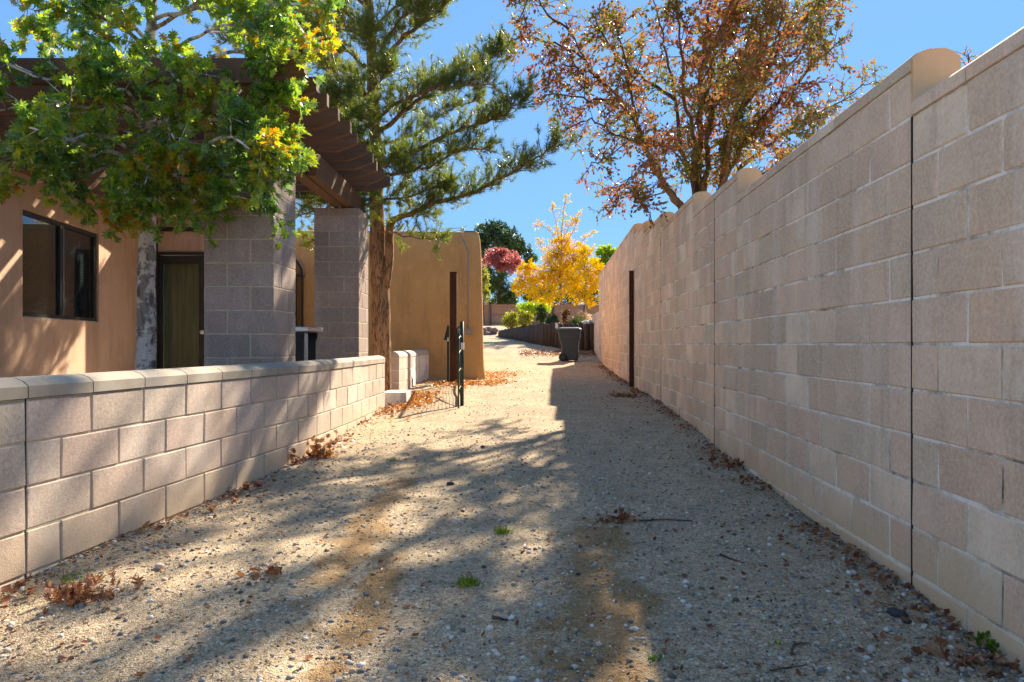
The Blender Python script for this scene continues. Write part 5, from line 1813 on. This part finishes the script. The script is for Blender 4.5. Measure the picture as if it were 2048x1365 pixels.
weed(935, 1168, 160, .05, .045, 'flat green grass tuft in the foreground centre of the drive')
weed(1008, 1066, 110, .045, .045, 'small green grass tuft up the drive, left of the russet debris')
weed(1975, 1300, 90, .045, .028, 'bright green broad leaved weed at the foot of the tall wall', SMALL)
weed(1555, 1297, 14, .015, .016, 'tiny yellow green weed in the right foreground', SMALL)
weed(790, 922, 40, .05, .04, 'small yellowing grass tuft right of the leaf heap at the low wall')
weed(1310, 1320, 30, .03, .03, 'faint green sprig at the bottom of the drive right of centre')
weed(150, 1155, 90, .09, .03, 'mossy green tuft under the black joint of the low wall')

def stone_at(x, y, size, mat_, label, seed):
    Yv = 2.0
    for _ in range(60):
        p = P(x, y, Yv)
        Yv += (p.z - gz(p.x, p.y)) * .6
    p = P(x, y, Yv)
    rock('stone', (p.x, p.y, gz(p.x, p.y) + size * .25), size, M[mat_], label, 'stone', 'single stones lying on the drive', seed, 2, .6)


stone_at(900, 970, .028, 'stone_dark', 'round dark stone lying alone in the middle of the drive', 41)
stone_at(1795, 1232, .035, 'stone_dark', 'dark stone near the foot of the tall wall', 42)
stone_at(1815, 1246, .018, 'stone_dark', 'small dark stone touching the larger dark one by the tall wall', 43)
stone_at(320, 1136, .025, 'stone_pale', 'pale pinkish stone below the low wall', 44)
stone_at(965, 895, .022, 'stone_dark', 'small dark cone like stone up the drive left of centre', 45)
stone_at(1817, 1345, .02, 'stone_pale', 'white stone at the bottom right of the drive', 46)
stone_at(1078, 1180, .014, 'stone_pale', 'small pale stone in the foreground, right of the grass tuft', 47)
stone_at(1115, 700, .03, 'stone_dark', 'dark stone on the drive left of the bin', 48)
stone_at(1155, 1150, .012, 'stone_dark', 'small dark stone in the foreground patch of brown dirt', 49)
stone_at(1745, 1302, .022, 'stone_pale', 'grey white stone in the right foreground gravel', 50)


def stick(pts, r, label):
    out = []
    for (x, y) in pts:
        Yv = 2.0
        for _ in range(60):
            p = P(x, y, Yv)
            Yv += (p.z - gz(p.x, p.y)) * .6
        p = P(x, y, Yv)
        out.append(Vector((p.x, p.y, gz(p.x, p.y) + r + .003)))
    b0 = out[0].copy()
    m = MB(); q = crv([o - b0 for o in out], 4, .002)
    m.tube(q, [r * (1 - .6 * i / len(q)) for i in range(len(q))], 5)
    tag(m.obj('twig', M['bark_dark'], None, True, loc=b0), label, 'twig', 'twigs lying on the drive')


stick([(1215, 1036), (1270, 1044), (1330, 1042), (1385, 1046)], .007, 'long dark twig trailing right from the russet debris')
stick([(1440, 1112), (1465, 1122), (1490, 1130)], .006, 'short dark twig right of the long one')
stick([(1582, 1312), (1588, 1296), (1608, 1290), (1624, 1294)], .005, 'hooked dark twig in the right foreground')
stick([(985, 1240), (1015, 1246)], .008, 'stubby brown stick in the foreground centre')
stick([(1540, 1345), (1570, 1340), (1610, 1335)], .004, 'thin twig at the bottom right between pebbles')
